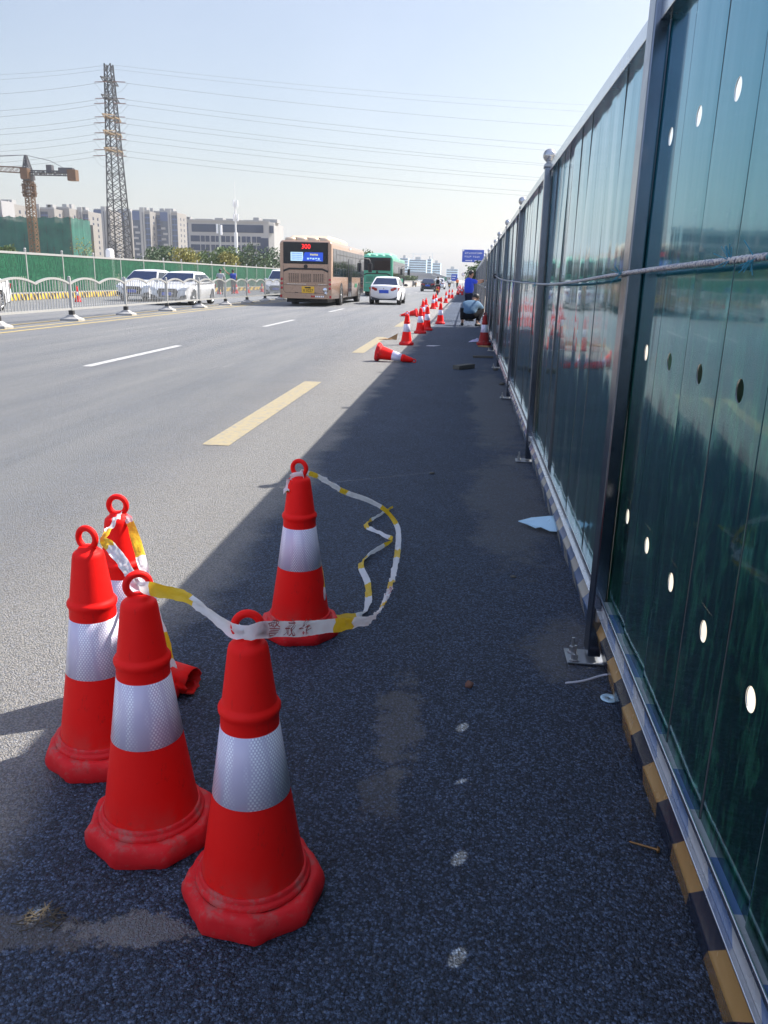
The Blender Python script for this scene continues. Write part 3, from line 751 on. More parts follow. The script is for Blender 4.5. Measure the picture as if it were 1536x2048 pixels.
pebble(1003, 770, .04, M['wood_grey'], 'brick_lump', 'broken brick lump against the foot of the hoarding', 'brick', .6)
pebble(991, 741, .045, M['wood_grey'], 'brick_lump', 'farther brick lump against the foot of the hoarding', 'brick', .6)
def plank(px0, py0, px1, py1, w, h, mt, name, label, cat, lift=0):
    a, c = G(px0,py0,h/2+lift), G(px1,py1,h/2+lift); b = MB(); d = (c-a); q = d.to_track_quat('Y','Z').to_matrix()
    b.box((0,0,0), (w,d.length,h)); b.v = [tuple(Vector(v)+Vector((0,0,.015*noise.noise(Vector(v)*5)))) for v in b.v]
    o = b.build(name, mt, bevel=.004); o.matrix_world = Matrix.Translation((a+c)/2) @ q.to_4x4(); tag(o, label, cat)
plank(912,735,943,732,.14,.07,M['wood_grey'],'wood_slab','dark slab of wood lying on the shaded strip','wood')
plank(946,713,986,714,.09,.04,M['wood_grey'],'plank','thin plank lying on the road against the hoarding','plank')
plank(960,692,981,694,.16,.03,M['cardboard'],'board','flat board at the foot of the dull cone by the hoarding','board')
o = MB().slab([(-.15,-.06,0),(.02,-.1,.0),(.16,.02,.01),(.05,.1,.0),(-.1,.07,.0)], (0,0,.006)).build('paper_scrap', M['paper'], loc=G(866,692,.002)); tag(o, 'pale paper scrap lying flat in the middle of the shaded strip', 'paper')
o = MB().slab([(-.12,-.09,.0),(.1,-.1,.02),(.16,.06,.05),(-.02,.12,.04)], (0,0,.008)).slab([(-.02,-.02,.03),(.12,.0,.07),(.08,.1,.08)], (0,0,.006)).build('paper_scrap', mk('lilac_paper', (.5,.45,.62), .7), loc=G(947,684,.002)); tag(o, 'crumpled lilac white paper beside the dull cone', 'paper')
o = MB().slab([(-.2,-.08,.0),(.1,-.1,.01),(.12,.0,.03),(-.1,.05,.01)], (0,0,.008)).slab([(.02,-.08,.02),(.22,-.03,.0),(.24,.02,.14),(.1,.06,.06)], (0,0,.008)).build('cardboard_scrap', M['cardboard'], loc=G(775,679,.002)); tag(o, 'bent brown cardboard scrap on the sunny side of the lane edge', 'cardboard')
b = MB(); rn = random.Random(8); c = G(88, 1838)
for i in range(36):
    a = rn.uniform(0, 6.28); q = c+Vector((rn.gauss(0,.026), rn.gauss(0,.015), .003+rn.random()*.004)); b.bar(q, q+Vector((math.cos(a)*.03, math.sin(a)*.03, rn.uniform(-.002,.003))), .0018)
o = b.build('straw_tuft', M['straw']); tag(o, 'flattened tuft of dry straw on the stained asphalt at lower left', 'straw')
# ------------------------------------------------------------------ white median railing
RX = -11.3
rail = thing('median_railing', 'white steel median railing with wave shaped top on flared feet, left of the traffic lane', 'railing', (RX, 18.9, 0))
def make_rail_post():
    b = MB(); b.box((0,0,.66), (.08,.08,1.06))
    p = b.build('post', M['rail_white'], rail, bevel=.008)
    MB().lathe([(.03,1.19),(.048,1.2),(.033,1.22),(.001,1.235)], 12).build('post_cap', M['rail_white'], p)
    MB().box((0,0,.22), (.13,.13,.14)).build('socket', M['black_plastic'], p, bevel=.01)
    b = MB(); b.rings([[(sx*a,sy*c,z) for sx,sy in ((-1,-1),(1,-1),(1,1),(-1,1))] for a,c,z in ((.28,.2,.0),(.28,.2,.06),(.16,.12,.11),(.085,.085,.17))], cap0=True, cap1=True, smooth=False)
    b.build('foot', M['concrete'], p, bevel=.012)
    return p
rp0 = make_rail_post()
def make_rail_panel():
    b = MB(); L = 3.8; y0, y1 = .05, L-.05
    b.box((0,L/2,.33), (.05,y1-y0,.06))
    top = lambda y: 1.03+.14*math.sin(PI*((y-y0)/((y1-y0)/2) % 1.0))**.85
    for s in range(2):
        a = y0+s*(y1-y0)/2; pts = [(0, a+(y1-y0)/2*k/14, 1.03+.14*max(math.sin(PI*k/14),0)**.85) for k in range(15)]
        for i in range(14): b.bar(pts[i], (pts[i+1][0], pts[i+1][1]+.006, pts[i+1][2]), .05, .055)
    n = 24
    for i in range(1, n):
        y = y0+(y1-y0)*i/n; b.box((0,y,(.34+top(y))/2), (.019,.019,top(y)-.34))
    return b.build('panel', M['rail_white'], rail)
rpan0 = make_rail_panel()
for k in range(-6, 30):
    if k != 0:
        c = copy_tree(rp0, rail); c.location = (0, 3.8*k, 0); d = copy_tree(rpan0, rail); d.location = (0, 3.8*k, 0)

# ------------------------------------------------------------------ green hoarding across the road
LX = -20.6
lh = thing('street_hoarding', 'bright green sheet hoarding with white posts on a yellow and black kerb across the road', 'fence', (LX, 37.3, 0)); lh.scale = (.7,.63,.7)
def make_lpost():
    b = MB(); b.box((0,0,1.62), (.12,.12,3.0)); p = b.build('post', M['rail_white'], lh, bevel=.01)
    MB().lathe([(.06,3.12),(.1,3.16),(.05,3.2)], 10).sphere((0,0,3.26), .09, 12).build('ball_finial', M['rail_white'], p); return p
lp0 = make_lpost()
def make_lpanel():
    b = MB(); L = 5.6; rn = random.Random(3); n = 20
    for i in range(n):
        a, c = .07+(L-.14)*i/n, .07+(L-.14)*(i+1)/n; t = rn.gauss(0,.012)
        b.grid([[(.03+(t if j else -t)*.5, (c if j else a), .5+2.45*k/6+0) for k in range(7)] for j in (0,1)], smooth=False)
    p = b.build('panel', M['panel_left'], lh)
    MB().box((.03,L/2,3.0), (.08,L-.13,.14)).build('top_rail', M['rail_white'], lh)
    MB().box((.03,L/2,.46), (.08,L-.13,.08)).build('bottom_rail', M['rail_white'], lh)
    MB().box((.0,L/2,.205), (.3,L-.01,.4)).build('kerb', M['kick_left'], lh, bevel=.02)
make_lpanel()
LP = [c for c in lh.children if c.name.split('.')[0] != 'post']
for k in range(-4, 26):
    if k != 0:
        c = copy_tree(lp0, lh); c.location = (0, 5.6*k, 0)
        for q in LP: d = q.copy(); col.objects.link(d); d.parent = lh; d.location = (0, 5.6*k, 0)

# ------------------------------------------------------------------ vehicles (local: nose towards +Y, ground at z 0)
def prism(b, outline, wf, layers, crown=0, mi=0, cr0=.75):
    rs = [[(t*wf(y, z), y, z+(crown*(1-t*t) if z > cr0 else 0)) for y, z in outline] for t in layers]
    b.rings(rs, True, True, True, mi, True); return b
def wheel(root, x, y, r, w):
    sx = 1 if x > 0 else -1
    wh = MB().lathe([(r*.72,-w/2),(r*.95,-w/2),(r,-w/2+.03),(r,w/2-.03),(r*.95,w/2),(r*.72,w/2)], 24, (0,0,0), axis='x').build('wheel', M['tyre'], root, loc=(x, y, r))
    b = MB(); xo = sx*(w/2-.02)
    b.lathe([(r*.73,xo-.03*sx),(r*.73,xo),(r*.67,xo),(r*.66,xo-.05*sx)], 24, axis='x')
    b.lathe([(.001,xo+.005*sx),(r*.16,xo),(r*.16,xo-.05*sx)], 12, axis='x')
    for k in range(10):
        a = 2*PI*k/10; b.bar((xo-.02*sx, .13*r*math.cos(a), .13*r*math.sin(a)), (xo-.015*sx, .69*r*math.cos(a), .69*r*math.sin(a)), .03, .045)
    b.lathe([(r*.7,xo-.06*sx),(.001,xo-.06*sx)], 20, axis='x', mi=1)
    b.build('rim', [M['rim'], M['ink']], wh)
    return wh
def bow(mb, h, W):                          # rounds the nose and tail in plan
    mb.v = [(x, y-math.copysign(.17*(x/(W/2))**2*min(max((abs(y)-(h-.75))/.7, 0), 1.1), y), z) for x, y, z in mb.v]; return mb
def car(label, loc, rz, paint='white_paint', L=4.7, W=1.85, Hh=1.5, style='sedan', s=1., group=None, tail_dark=False):
    root = thing('parked_car' if False else 'car', label, 'car', loc, rz, group); root.scale = (s, s, s)
    h = L/2; wb = L*.575; ra = .385; wr = .335; oy = .06
    belt = .98 if style == 'sedan' else 1.05; roof = Hh
    def arch(cy): return [(cy-ra*math.cos(PI*k/10), max(.24, .33+ra*math.sin(PI*k/10))) for k in range(11)]
    o = [(-h+.1,.3)] + [(-wb/2+oy-ra,.24)] + arch(-wb/2+oy)[1:-1] + [(-wb/2+oy+ra,.24),(wb/2+oy-ra,.24)] + arch(wb/2+oy)[1:-1] + [(wb/2+oy+ra,.24),(h-.14,.26),(h-.02,.36),(h,.52),(h-.03,.66),(h-.16,.76),(h-.5,.86),(h-1.2,belt-.03)]
    o += [(-h+.75,belt+.03),(-h+.16,belt+.05 if style == 'sedan' else belt+.02),(-h+.05,belt-.02),(-h+.02,.78),(-h,.62),(-h+.02,.42)]
    wf = lambda y, z: W/2*(1-.17*abs(y/h)**5)*(1-.07*max(0,.5-z)/.25)*(1-.045*max(0, z-.72)/.3)
    body = bow(prism(MB(), o, wf, (-1,-.97,-.8,-.6,-.4,-.2,0,.2,.4,.6,.8,.97,1), .035), h, W).build('body', M[paint], root, bevel=.045, seg=3)
    fy, ry = (h-1.95, -h+1.35) if style == 'sedan' else (h-1.75, -h+.62)
    fb, rb = h-1.12, (-h+.62 if style == 'sedan' else -h+.2)
    g = [(rb,belt-.02),(fb,belt-.05),(fy,roof-.05),(fy-.35,roof),((fy+ry)/2-.2,roof+.015),(ry+.25,roof-.005),(ry,roof-.05)]
    wg = lambda y, z: W/2*(.945-.27*max(0,(z-belt))/(roof-belt))*(1-.12*abs(y/h)**3)
    prism(MB(), g, wg, (-1,-.94,-.5,0,.5,.94,1), .03, cr0=roof-.1).build('cabin', M[paint], body, bevel=.05, seg=3)
    # glazing, a few millimetres proud of the cabin
    def wq(a, c, f0, f1, n=6):       # a,c : (y,z) lower and upper edges
        return [[(t*wg(*p)*1.0, p[0], p[1]+.0) for t in [-q+2*q*i/n for i in range(n+1)]] for p, q in ((a, f0), (c, f1))]
    lerp = lambda a, c, f: (a[0]+(c[0]-a[0])*f, a[1]+(c[1]-a[1])*f)
    A, B = g[1], g[2]; gl = wq(lerp(A,B,.2), lerp(A,B,.93), .92, .9); b = MB()
    nn = Vector((0, B[1]-A[1], -(B[0]-A[0]))).normalized()*.034
    b.grid([[tuple(Vector(p)+nn) for p in r] for r in gl]); b.build('windscreen', M['glass_blue'], root)
    A, B = g[0], g[6]; gl = wq(lerp(A,B,.16), lerp(A,B,.94), .88, .86); nn = Vector((0, -(B[1]-A[1]), (B[0]-A[0]))).normalized()*.03
    b = MB(); b.grid([[tuple(Vector(p)+nn) for p in r] for r in gl]); b.build('rear_window', M['glass_blue'], root)
    zb, zt = belt+.06, roof-.1
    ylo = lambda f: g[1][0]+(g[2][0]-g[1][0])*f; yre = lambda f: g[0][0]+(g[6][0]-g[0][0])*f
    fb_, ft_ = (zb-belt)/(roof-belt), (zt-belt)/(roof-belt); mid = (fb+rb)/2-.05
    for sx in (-1, 1):
        for quad in ([(ylo(fb_)-.14,zb),(mid+.04,zb),(mid+.04,zt),(ylo(ft_)-.1,zt)], [(mid-.04,zb),(yre(fb_)+.2,zb),(yre(ft_)+.16,zt),(mid-.04,zt)]):
            MB().poly([(sx*(wg(y,z)+.008), y, z) for y, z in quad]).build('side_window', M['glass_dark'], root)
        mb = MB().sphere((0,0,0), .11, 12, sc_=(1,.55,.7)).bar((-sx*.1,.02,-.03),(-sx*.2,.02,-.08),.04)
        mb.build('mirror', M['black_plastic'] if (tail_dark and sx > 0) else M[paint], root, loc=(sx*(W/2+.06), fb-.3, belt+.06))
        # lamps
        xo = .66*W/2
        bow(MB().slab([(sx*(xo-.22),-h-.012,.74),(sx*(xo+.18),-h+.04,.72),(sx*(xo+.26),-h+.1,.9),(sx*(xo-.0),-h-.0,.93),(sx*(xo-.22),-h-.012,.86)], (0,.06,0)), h, W).build('tail_light', M['red_light'], root, bevel=.01)
        bow(MB().slab([(sx*(xo-.17),h-.16,.63),(sx*(xo+.2),h-.16,.66),(sx*(xo+.25),h-.22,.78),(sx*(xo+.0),h-.2,.76)], (0,.17,.0)), h, W).build('headlight', M['lamp_glass'], root, bevel=.008)
        bow(MB().slab([(sx*(xo-.1),h-.07,.3),(sx*(xo+.2),h-.07,.3),(sx*(xo+.18),h-.07,.46),(sx*(xo-.02),h-.07,.42)], (0,.095,0)), h, W).build('air_intake', M['black_plastic'], root)
        for yy in (-wb/2+oy, wb/2+oy):
            wheel(root, sx*(W/2-.13), yy, wr, .22)
    MB().box((0,0,.33), (W*.84, wb+ra*2.6, .16)).box((0,wb/2+oy,.5),(W*.8,.74,.4)).box((0,-wb/2+oy,.5),(W*.8,.74,.4)).build('underbody', M['black_rubber'], root)
    bow(MB().slab([(-.72*W/2,-h-.008,.25),(.72*W/2,-h-.008,.25),(.8*W/2,-h+.005,.44),(-.8*W/2,-h+.005,.44)], (0,.06,0)), h, W).build('diffuser', M['black_plastic'], root)
    MB().box((0,-h+.005,.7), (.52,.04,.17)).build('number_plate', M['plate_blue'], root, bevel=.006)
    MB().lathe([(.001,0),(.05,0),(.055,.012)], 16, (0,-h+.02,.86), axis='y').build('badge', M['chrome'], root)
    gr = bow(MB().slab([(-.4,h-.07,.36),(.4,h-.07,.36),(.48,h-.07,.6),(.38,h-.07,.72),(-.38,h-.07,.72),(-.48,h-.07,.6)], (0,.095,0)), h, W).build('grille', M['black_plastic'], root, bevel=.01)
    b = MB()
    for k in range(3): b.box((0,h+.03,.42+.11*k), (.6,.012,.008))
    b.build('grille_bar', M['chrome'], gr)
    MB().box((0,h+.03,.5), (.44,.02,.14)).build('number_plate', M['plate_blue'], root, bevel=.006)
    return root
car('white sedan with red tail lights driving away beside the brown bus', (-4.58, 47.15, 0), 0, L=4.6, W=1.78, Hh=1.46, tail_dark=True)
car('black sedan driving away in front of the scooter rider', (-4.85, 100.4, 0), 0, 'dark_paint', L=4.8, W=1.8, Hh=1.45)
car('small distant white car ahead of the black sedan, half behind the scooter rider', (AY(879, 570, 128).x, 128, 0), 0, L=4.5, W=1.8, Hh=1.55, style='suv')
car('left hand white car of two facing the camera behind the railing', (-16.3, 41.4, 0), PI, L=4.7, W=1.86, Hh=1.5)
car('white sedan facing the camera behind the railing, the right hand one of two white cars', (-13.25, 37.95, 0), PI, L=4.7, W=1.86, Hh=1.45)
car('white car cut off by the left picture edge, only its tail and rear wheel visible', (-16.73, 25.45, 0), PI, L=4.8, W=1.86, Hh=1.48)
car('white off roader facing the camera, half hidden by the brown bus', (-13.3, 59.0, 0), PI, L=4.7, W=1.9, Hh=1.78, style='suv')

def bus(label, loc, paint, roofp, L=12.4, W=2.66, Hh=3.12, detail=True):
    root = thing('city_bus', label, 'bus', loc); hw = W/2
    n = 40
    def section(y, inset):
        pts = []
        for cx, cz, a0 in ((hw-.16,Hh-.2,0),(-(hw-.16),Hh-.2,PI/2)):
            for k in range(7):
                a = a0+PI/2*k/6; pts.append((cx+(.16-inset*.3)*math.cos(a)-(inset if cx > 0 else -inset)*.0, y, cz+(.2-inset)*math.sin(a)))
        pts += [(-hw+inset*.3, y, 1.2), (-hw+inset*.3, y, .36), (hw-inset*.3, y, .36), (hw-inset*.3, y, 1.2)]
        return pts
    ys = [(-L/2,.1),(-L/2+.02,.05),(-L/2+.08,.0),(L/2-.3,.0),(L/2-.12,.06),(L/2-.02,.12)]
    b = MB(); b.rings([section(y, i) for y, i in ys], True, True, True)
    body = b.build('body', M[paint], root)
    rear = -L/2
    # rear face
    def fp(name, x0, x1, z0, z1, mt, d=.02, par=root, bev=.02):
        return MB().box(((x0+x1)/2, rear-d/2+.004, (z0+z1)/2), (x1-x0, d, z1-z0)).build(name, mt, par, bevel=bev)
    rw = fp('rear_window', -hw+.18, hw-.18, 1.96, 2.94, M['glass_dark'], .03)
    if detail:
        text_mesh('300', .3, M['led_red'], rw, Matrix.Translation((.02, rear-.034, 2.74)) @ Matrix.Rotation(PI/2, 4, 'X'), 'route_number')
        ad = MB().box((-.42,rear-.03,2.29), (.6,.012,.4)).build('screen', M['led_white'], rw)
        MB().slab([(-.16,rear-.036,2.09),(.84,rear-.036,2.09),(.84,rear-.036,2.49),(-.04,rear-.036,2.49)], (0,.012,0)).build('screen', M['led_blue'], rw)
        b = MB(); rn = random.Random(5)
        for r_ in range(4):
            for k in range(8): b.box((-.64+k*.062, rear-.04, 2.17+.085*r_), (.04,.006,.035))
        b.build('screen_lettering', M['led_blue'], rw)
        b = MB()
        for k in range(5): b.box((.12+k*.13, rear-.042, 2.2+.015*(k%2)), (.09,.006,.075-.02*(k%2)))
        for k in range(4): b.box((.52+k*.07, rear-.042, 2.12), (.045,.006,.02))
        b.build('screen_lettering', M['led_white'], rw)
        b = MB()
        for k in range(4): b.box((.26+k*.1, rear-.042, 2.39-.01*(k%2)), (.07,.006,.075))
        b.build('screen_lettering', M['led_yellow'], rw)
    b = MB(); pts = [(-hw+.18,1.62),(-hw+.45,1.73),(hw-.45,1.73),(hw-.18,1.62)]
    for i in range(3): b.bar((pts[i][0],rear-.01,pts[i][1]), (pts[i+1][0]+.01,rear-.01,pts[i+1][1]), .03, .085)
    b.build('trim_strip', M['ink'], root)
    MB().lathe([(.1,-.03),(.08,-.06),(.001,-.065)], 14, (0,rear+.03,1.84), axis='y').build('badge', M['ink'], root)
    for gx in (-.58, 0.02, .62):
        gp = MB().box((gx,rear-.006,1.32), (.52,.02,.42)).build('vent', M['ink'], root)
        b = MB()
        for k in range(8): b.box((gx,rear-.022,1.125+.056*k), (.52,.014,.026))
        for k in range(6): b.box((gx-.26+.104*k,rear-.024,1.32), (.022,.016,.43))
        b.build('vent_grid', M[paint], gp)
    # panel lines of the engine hatch
    b = MB()
    for x0, z0, x1, z1 in ((-hw+.18,1.9,-hw+.18,.72),(hw-.18,1.9,hw-.18,.72),(-hw+.18,.98,hw-.18,.98),(-hw+.28,.62,hw-.28,.62),(-hw+.18,.72,-hw+.28,.62),(hw-.18,.72,hw-.28,.62)):
        b.bar((x0,rear-.002,z0), (x1,rear-.002,z1), .012, .012)
    b.build('hatch_seam', M['ink'], root)
    b = MB()
    for k in range(16): b.box((-hw+.36+.06*k, rear-.01, 1.03), (.035,.008,.035))
    for k in range(6): b.box((hw-.62+.07*k, rear-.01, 1.03), (.04,.008,.035))
    b.build('maker_lettering', M['chrome'], root)
    if detail:
        pl = fp('number_plate', -.2, .42, .62, .93, M['plate_yellow'], .03)
        text_mesh('X1027', .19, M['ink'], pl, Matrix.Translation((.11, rear-.032, .73)) @ Matrix.Rotation(PI/2, 4, 'X'))
        b = MB(); b.box((.06,rear-.032,.87), (.2,.006,.06)).box((.2,rear-.033,.87), (.09,.006,.07)); b.build('plate_mark', M['ink'], pl)
        MB().lathe([(.001,0),(.1,0),(.11,.03)], 16, (.94,rear-.03,.78), axis='y').lathe([(.001,0),(.07,0),(.075,.03)], 14, (.98,rear-.03,.62), axis='y').build('exhaust', M['chrome'], root)
        st = MB()
        for k in range(5): st.box((.5+.09*k,rear-.012,.47),(.06,.008,.07))
        st.build('bumper_lettering', M['sign_white'], root)
        MB().box((.35,rear-.008,.47), (.2,.008,.09)).build('sticker', M['red_light'], root)
    for sx in (-1, 1):
        for z in (1.25, 1.05, .85): MB().lathe([(.001,0),(.06,0),(.065,.03)], 14, (sx*(hw-.09),rear-.02,z), axis='y').build('tail_light', M['red_light'], root)
        MB().box((sx*.45,rear-.01,.63), (.16,.02,.03)).build('hatch_latch', M['ink'], root)
        MB().box((sx*(hw-.06),rear-.008,.46),(.1,.02,.12)).build('bumper_reflector', M['red_light'], root)
        # glazing band down each side with its dividers
        x = sx*(hw+.004); side = MB().box((x,.0,2.05), (.02,L-.7,1.3)).build('side_glazing', M['glass_dark'], root, bevel=.006)
        b = MB()
        for k in range(9): b.box((x+sx*.008,-L/2+1.3+k*(L-2)/9,2.05), (.012,.05,1.3))
        for k in range(8): b.box((x+sx*.008,-L/2+2.0+k*(L-2)/9,2.45), (.012,(L-2)/9-.1,.025))
        b.build('window_divider', M['ink'], side)
        for yy, rr in ((-L/2+3.05,.48),(L/2-2.55,.48)):
            MB().lathe([(.6,0),(.001,0)], 28, (sx*(hw+.006),yy,.52), axis='x').build('wheel_arch', M['ink'], root)
            wheel(root, sx*(hw-.12), yy, rr, .3)
        arm = MB().tube([(sx*(hw-.1),L/2-.15,2.55),(sx*(hw+.3),L/2+.05,2.5),(sx*(hw+.36),L/2+.05,2.3)], .03, 6).build('mirror_arm', M['black_plastic'], root)
        MB().box((sx*(hw+.36),L/2+.05,2.0), (.24,.12,.55)).build('mirror', M['black_plastic'], arm, bevel=.04)
    for yy in (-.2, L/2-1.3):
        d = MB().box((hw+.008,yy,1.35), (.03,1.25,1.95)).build('door', M['glass_dark'], root, bevel=.01)
        MB().box((hw+.026,yy,1.35), (.012,.05,1.95)).box((hw+.026,yy-.6,1.35), (.012,.05,1.95)).box((hw+.026,yy+.6,1.35), (.012,.05,1.95)).build('door_frame', M['trim_dark'], d)
    MB().box((hw+.012,-.2,2.87),(.04,.5,.09)).build('door_lamp', M['sign_white'], root)
    MB().box((hw+.006,2.3,.95),(.02,.9,.22)).build('side_poster', M['sign_green'] if paint == 'bus_tan' else M['sign_white'], root)
    MB().box((0,0,.3), (W-.5,L-.8,.26)).build('underbody', M['black_rubber'], root)
    # roof equipment
    for k in range(4): MB().lathe([(.26,0),(.27,.08),(.24,.16),(.001,.18)], 20, (-.84+.56*k,rear+.55,Hh-.02)).build('roof_fan', M[roofp], root)
    MB().rings([[(sx*a,y,Hh-.03+z) for sx, z in ((-1,0),(-1,h_*.7),(-.86,h_),(.86,h_),(1,h_*.7),(1,0))] for y, a, h_ in ((rear+.95,.98,.2),(rear+1.2,1.02,.3),(rear+3.9,1.02,.32),(rear+4.2,1.0,.26))], False, False, False, smooth=False).build('roof_unit', M[roofp], root)
    MB().rings([[(sx*a,y,Hh-.03+z) for sx, z in ((-1,0),(-1,h_*.6),(-.8,h_),(.8,h_),(1,h_*.6),(1,0))] for y, a, h_ in ((rear+4.4,.8,.2),(rear+4.7,.95,.34),(rear+7.2,.95,.34),(rear+7.6,.8,.2))], False, False, False, smooth=False).build('air_conditioner', M[roofp], root)
    return root
bus('brown city bus with red digits and a blue screen in its rear window', (-7.81, 39.5+6.2, 0), 'bus_tan', 'bus_tan_roof', W=2.52, Hh=3.02)
bus('green city bus with dark rear window ahead of the brown bus', (-7.25, 65.4+6.2, 0), 'bus_green', 'bus_green_pale', W=2.46, Hh=3.02, detail=False)

# ------------------------------------------------------------------ people
def skin_obj(name, pts, edges, rad, mt, parent, root=0, lv=2):
    me = bpy.data.meshes.new(name); me.from_pydata([tuple(p) for p in pts], edges, []); me.materials.append(mt)
    o = bpy.data.objects.new(name, me); col.objects.link(o); o.parent = parent
    s = o.modifiers.new('skin', 'SKIN'); s.use_smooth_shade = True
    sv = me.skin_vertices[0].data
    for i, r in enumerate(rad): sv[i].radius = (r, r) if not isinstance(r, tuple) else r
    sv[root].use_root = True
    u = o.modifiers.new('sub', 'SUBSURF'); u.levels = lv; u.render_levels = lv
    return o
def person(label, loc, rz, J, shirt, trousers, cat='person', s=1., sleeve=1., vest=False, hair='hair'):
    root = thing('person', label, cat, loc, rz); root.scale = (s,s,s)
    J = {k: Vector(v) for k, v in J.items()}
    names = ['pelvis','waist','chest','neck','headb','head']
    pts = [J['pelvis'], J['pelvis'].lerp(J['chest'],.45), J['chest'], J['neck'], J['neck'].lerp(J['head'],.45), J['head'], J['head']+(J['head']-J['neck']).normalized()*.085]
    rad = [(.12,.09),(.115,.085),(.14,.09),.055,.06,.085,.06]; edges = [(0,1),(1,2),(2,3),(3,4),(4,5),(5,6)]
    for S in 'lr':
        b0 = len(pts)
        pts += [J['sh'+S], J['el'+S], J['wr'+S], J['wr'+S].lerp(J['ha'+S], .7)]; rad += [.062,.043,.03,(.036,.022)]
        edges += [(2,b0),(b0,b0+1),(b0+1,b0+2),(b0+2,b0+3)]
        d = (J['ha'+S]-J['wr'+S]).normalized(); sd = d.orthogonal().normalized(); n2 = d.cross(sd)
        for k, (f, l) in enumerate(((-.027,.062),(-.009,.075),(.009,.07),(.027,.055))):
            i0 = len(pts); q = pts[b0+3]+sd*f+d*.03; pts += [q, q+d*l*.55+n2*.006, q+d*l+n2*.02]; rad += [.0095,.0088,.0075]; edges += [(b0+3,i0),(i0,i0+1),(i0+1,i0+2)]
        i0 = len(pts); q = pts[b0+3]-sd*.036-d*.005; pts += [q, q-sd*.02+d*.03+n2*.01]; rad += [.011,.009]; edges += [(b0+3,i0),(i0,i0+1)]
        c0 = len(pts)
        pts += [J['hip'+S], J['kn'+S], J['an'+S], J['to'+S]]; rad += [.07,.045,.036,(.04,.032)]
        edges += [(0,c0),(c0,c0+1),(c0+1,c0+2),(c0+2,c0+3)]
    body = skin_obj('body', pts, edges, rad, M['skin'], root)
    hd = J['head']; fw = J.get('face', Vector((0,1,0))).normalized(); up = (J['head']-J['neck']).normalized(); rt = fw.cross(up).normalized(); fw = up.cross(rt)
    # face: brow, nose, ears, eyes, mouth
    b = MB(); b.sphere(hd+fw*.083-up*.012, .017, 8, sc_=(.8,.8,1.4)); b.sphere(hd+fw*.07-up*.075, .02, 8)
    for q in (-1,1): b.sphere(hd+rt*q*.083-up*.012, .025, 8, sc_=(.6,.9,1.3))
    b.build('facial_features', M['skin'], body)
    b = MB()
    for q in (-1,1): b.sphere(hd+rt*q*.032+fw*.077+up*.018, .011, 8)
    b.bar(hd+fw*.083-up*.05-rt*.022, hd+fw*.083-up*.05+rt*.022, .01, .007); b.build('eye_and_mouth', M['hair'], body)
    b = MB(); c = hd+up*.035-fw*.012
    for i in range(9):
        pass
    b.sphere((0,0,0), 1, 20); vs = []
    for v in b.v:
        v = Vector(v); lo = -.75 if v.y < .1 else .28
        z = max(v.z, lo-.0*v.y); vs.append(tuple(c+rt*v.x*.096+fw*v.y*.104+up*z*.1*(1+.05*noise.noise(v*4))))
    b.v = vs; b.build('hair', M[hair], body)
    # clothes follow the body a finger's width outside it
    sp = [J['pelvis'], pts[1], J['chest'], J['neck']-(J['neck']-J['chest'])*.25]; sr = [(.2,.16),(.2,.165),(.215,.165),.09]; se = [(0,1),(1,2),(2,3)]
    for S in 'lr':
        b0 = len(sp); sp += [J['sh'+S], J['sh'+S].lerp(J['el'+S], .8 if not vest else .12)]; sr += [.095,.075]; se += [(2,b0),(b0,b0+1)]
    skin_obj('shirt', sp, se, sr, M[shirt], body)
    tp = [J['pelvis']+Vector((0,0,.02))]; tr = [.1]; te = []
    for S in 'lr':
        b0 = len(tp); tp += [J['hip'+S], J['kn'+S], J['an'+S]+(J['kn'+S]-J['an'+S])*.12]; tr += [.115,.085,.066]; te += [(0,b0),(b0,b0+1),(b0+1,b0+2)]
    skin_obj('trousers', tp, te, tr, M[trousers], body)
    for S in 'lr':
        a, t_ = J['an'+S], J['to'+S]; d = (t_-a); d.z = 0; d.normalize()
        skin_obj('shoe', [a-d*.05+Vector((0,0,-.045)), a+d*.05+Vector((0,0,-.045)), t_+d*.03+Vector((0,0,-.01))], [(0,1),(1,2)], [(.045,.045),(.05,.048),(.042,.032)], M['shoe'], body)
    return root
STAND = dict(pelvis=(0,0,.93), chest=(0,0,1.3), neck=(0,.01,1.46), head=(0,.03,1.61), shl=(-.19,0,1.38), ell=(-.25,.02,1.1), wrl=(-.25,.12,.86), hal=(-.24,.16,.77), shr=(.19,0,1.38), elr=(.25,.02,1.1), wrr=(.25,.12,.86), har=(.24,.16,.77),
    hipl=(-.09,0,.9), knl=(-.1,.04,.5), anl=(-.1,0,.09), tol=(-.12,.17,.035), hipr=(.09,0,.9), knr=(.1,.04,.5), anr=(.1,0,.09), tor=(.12,.17,.035))
def pose(base, **k): d = dict(base); d.update(k); return d
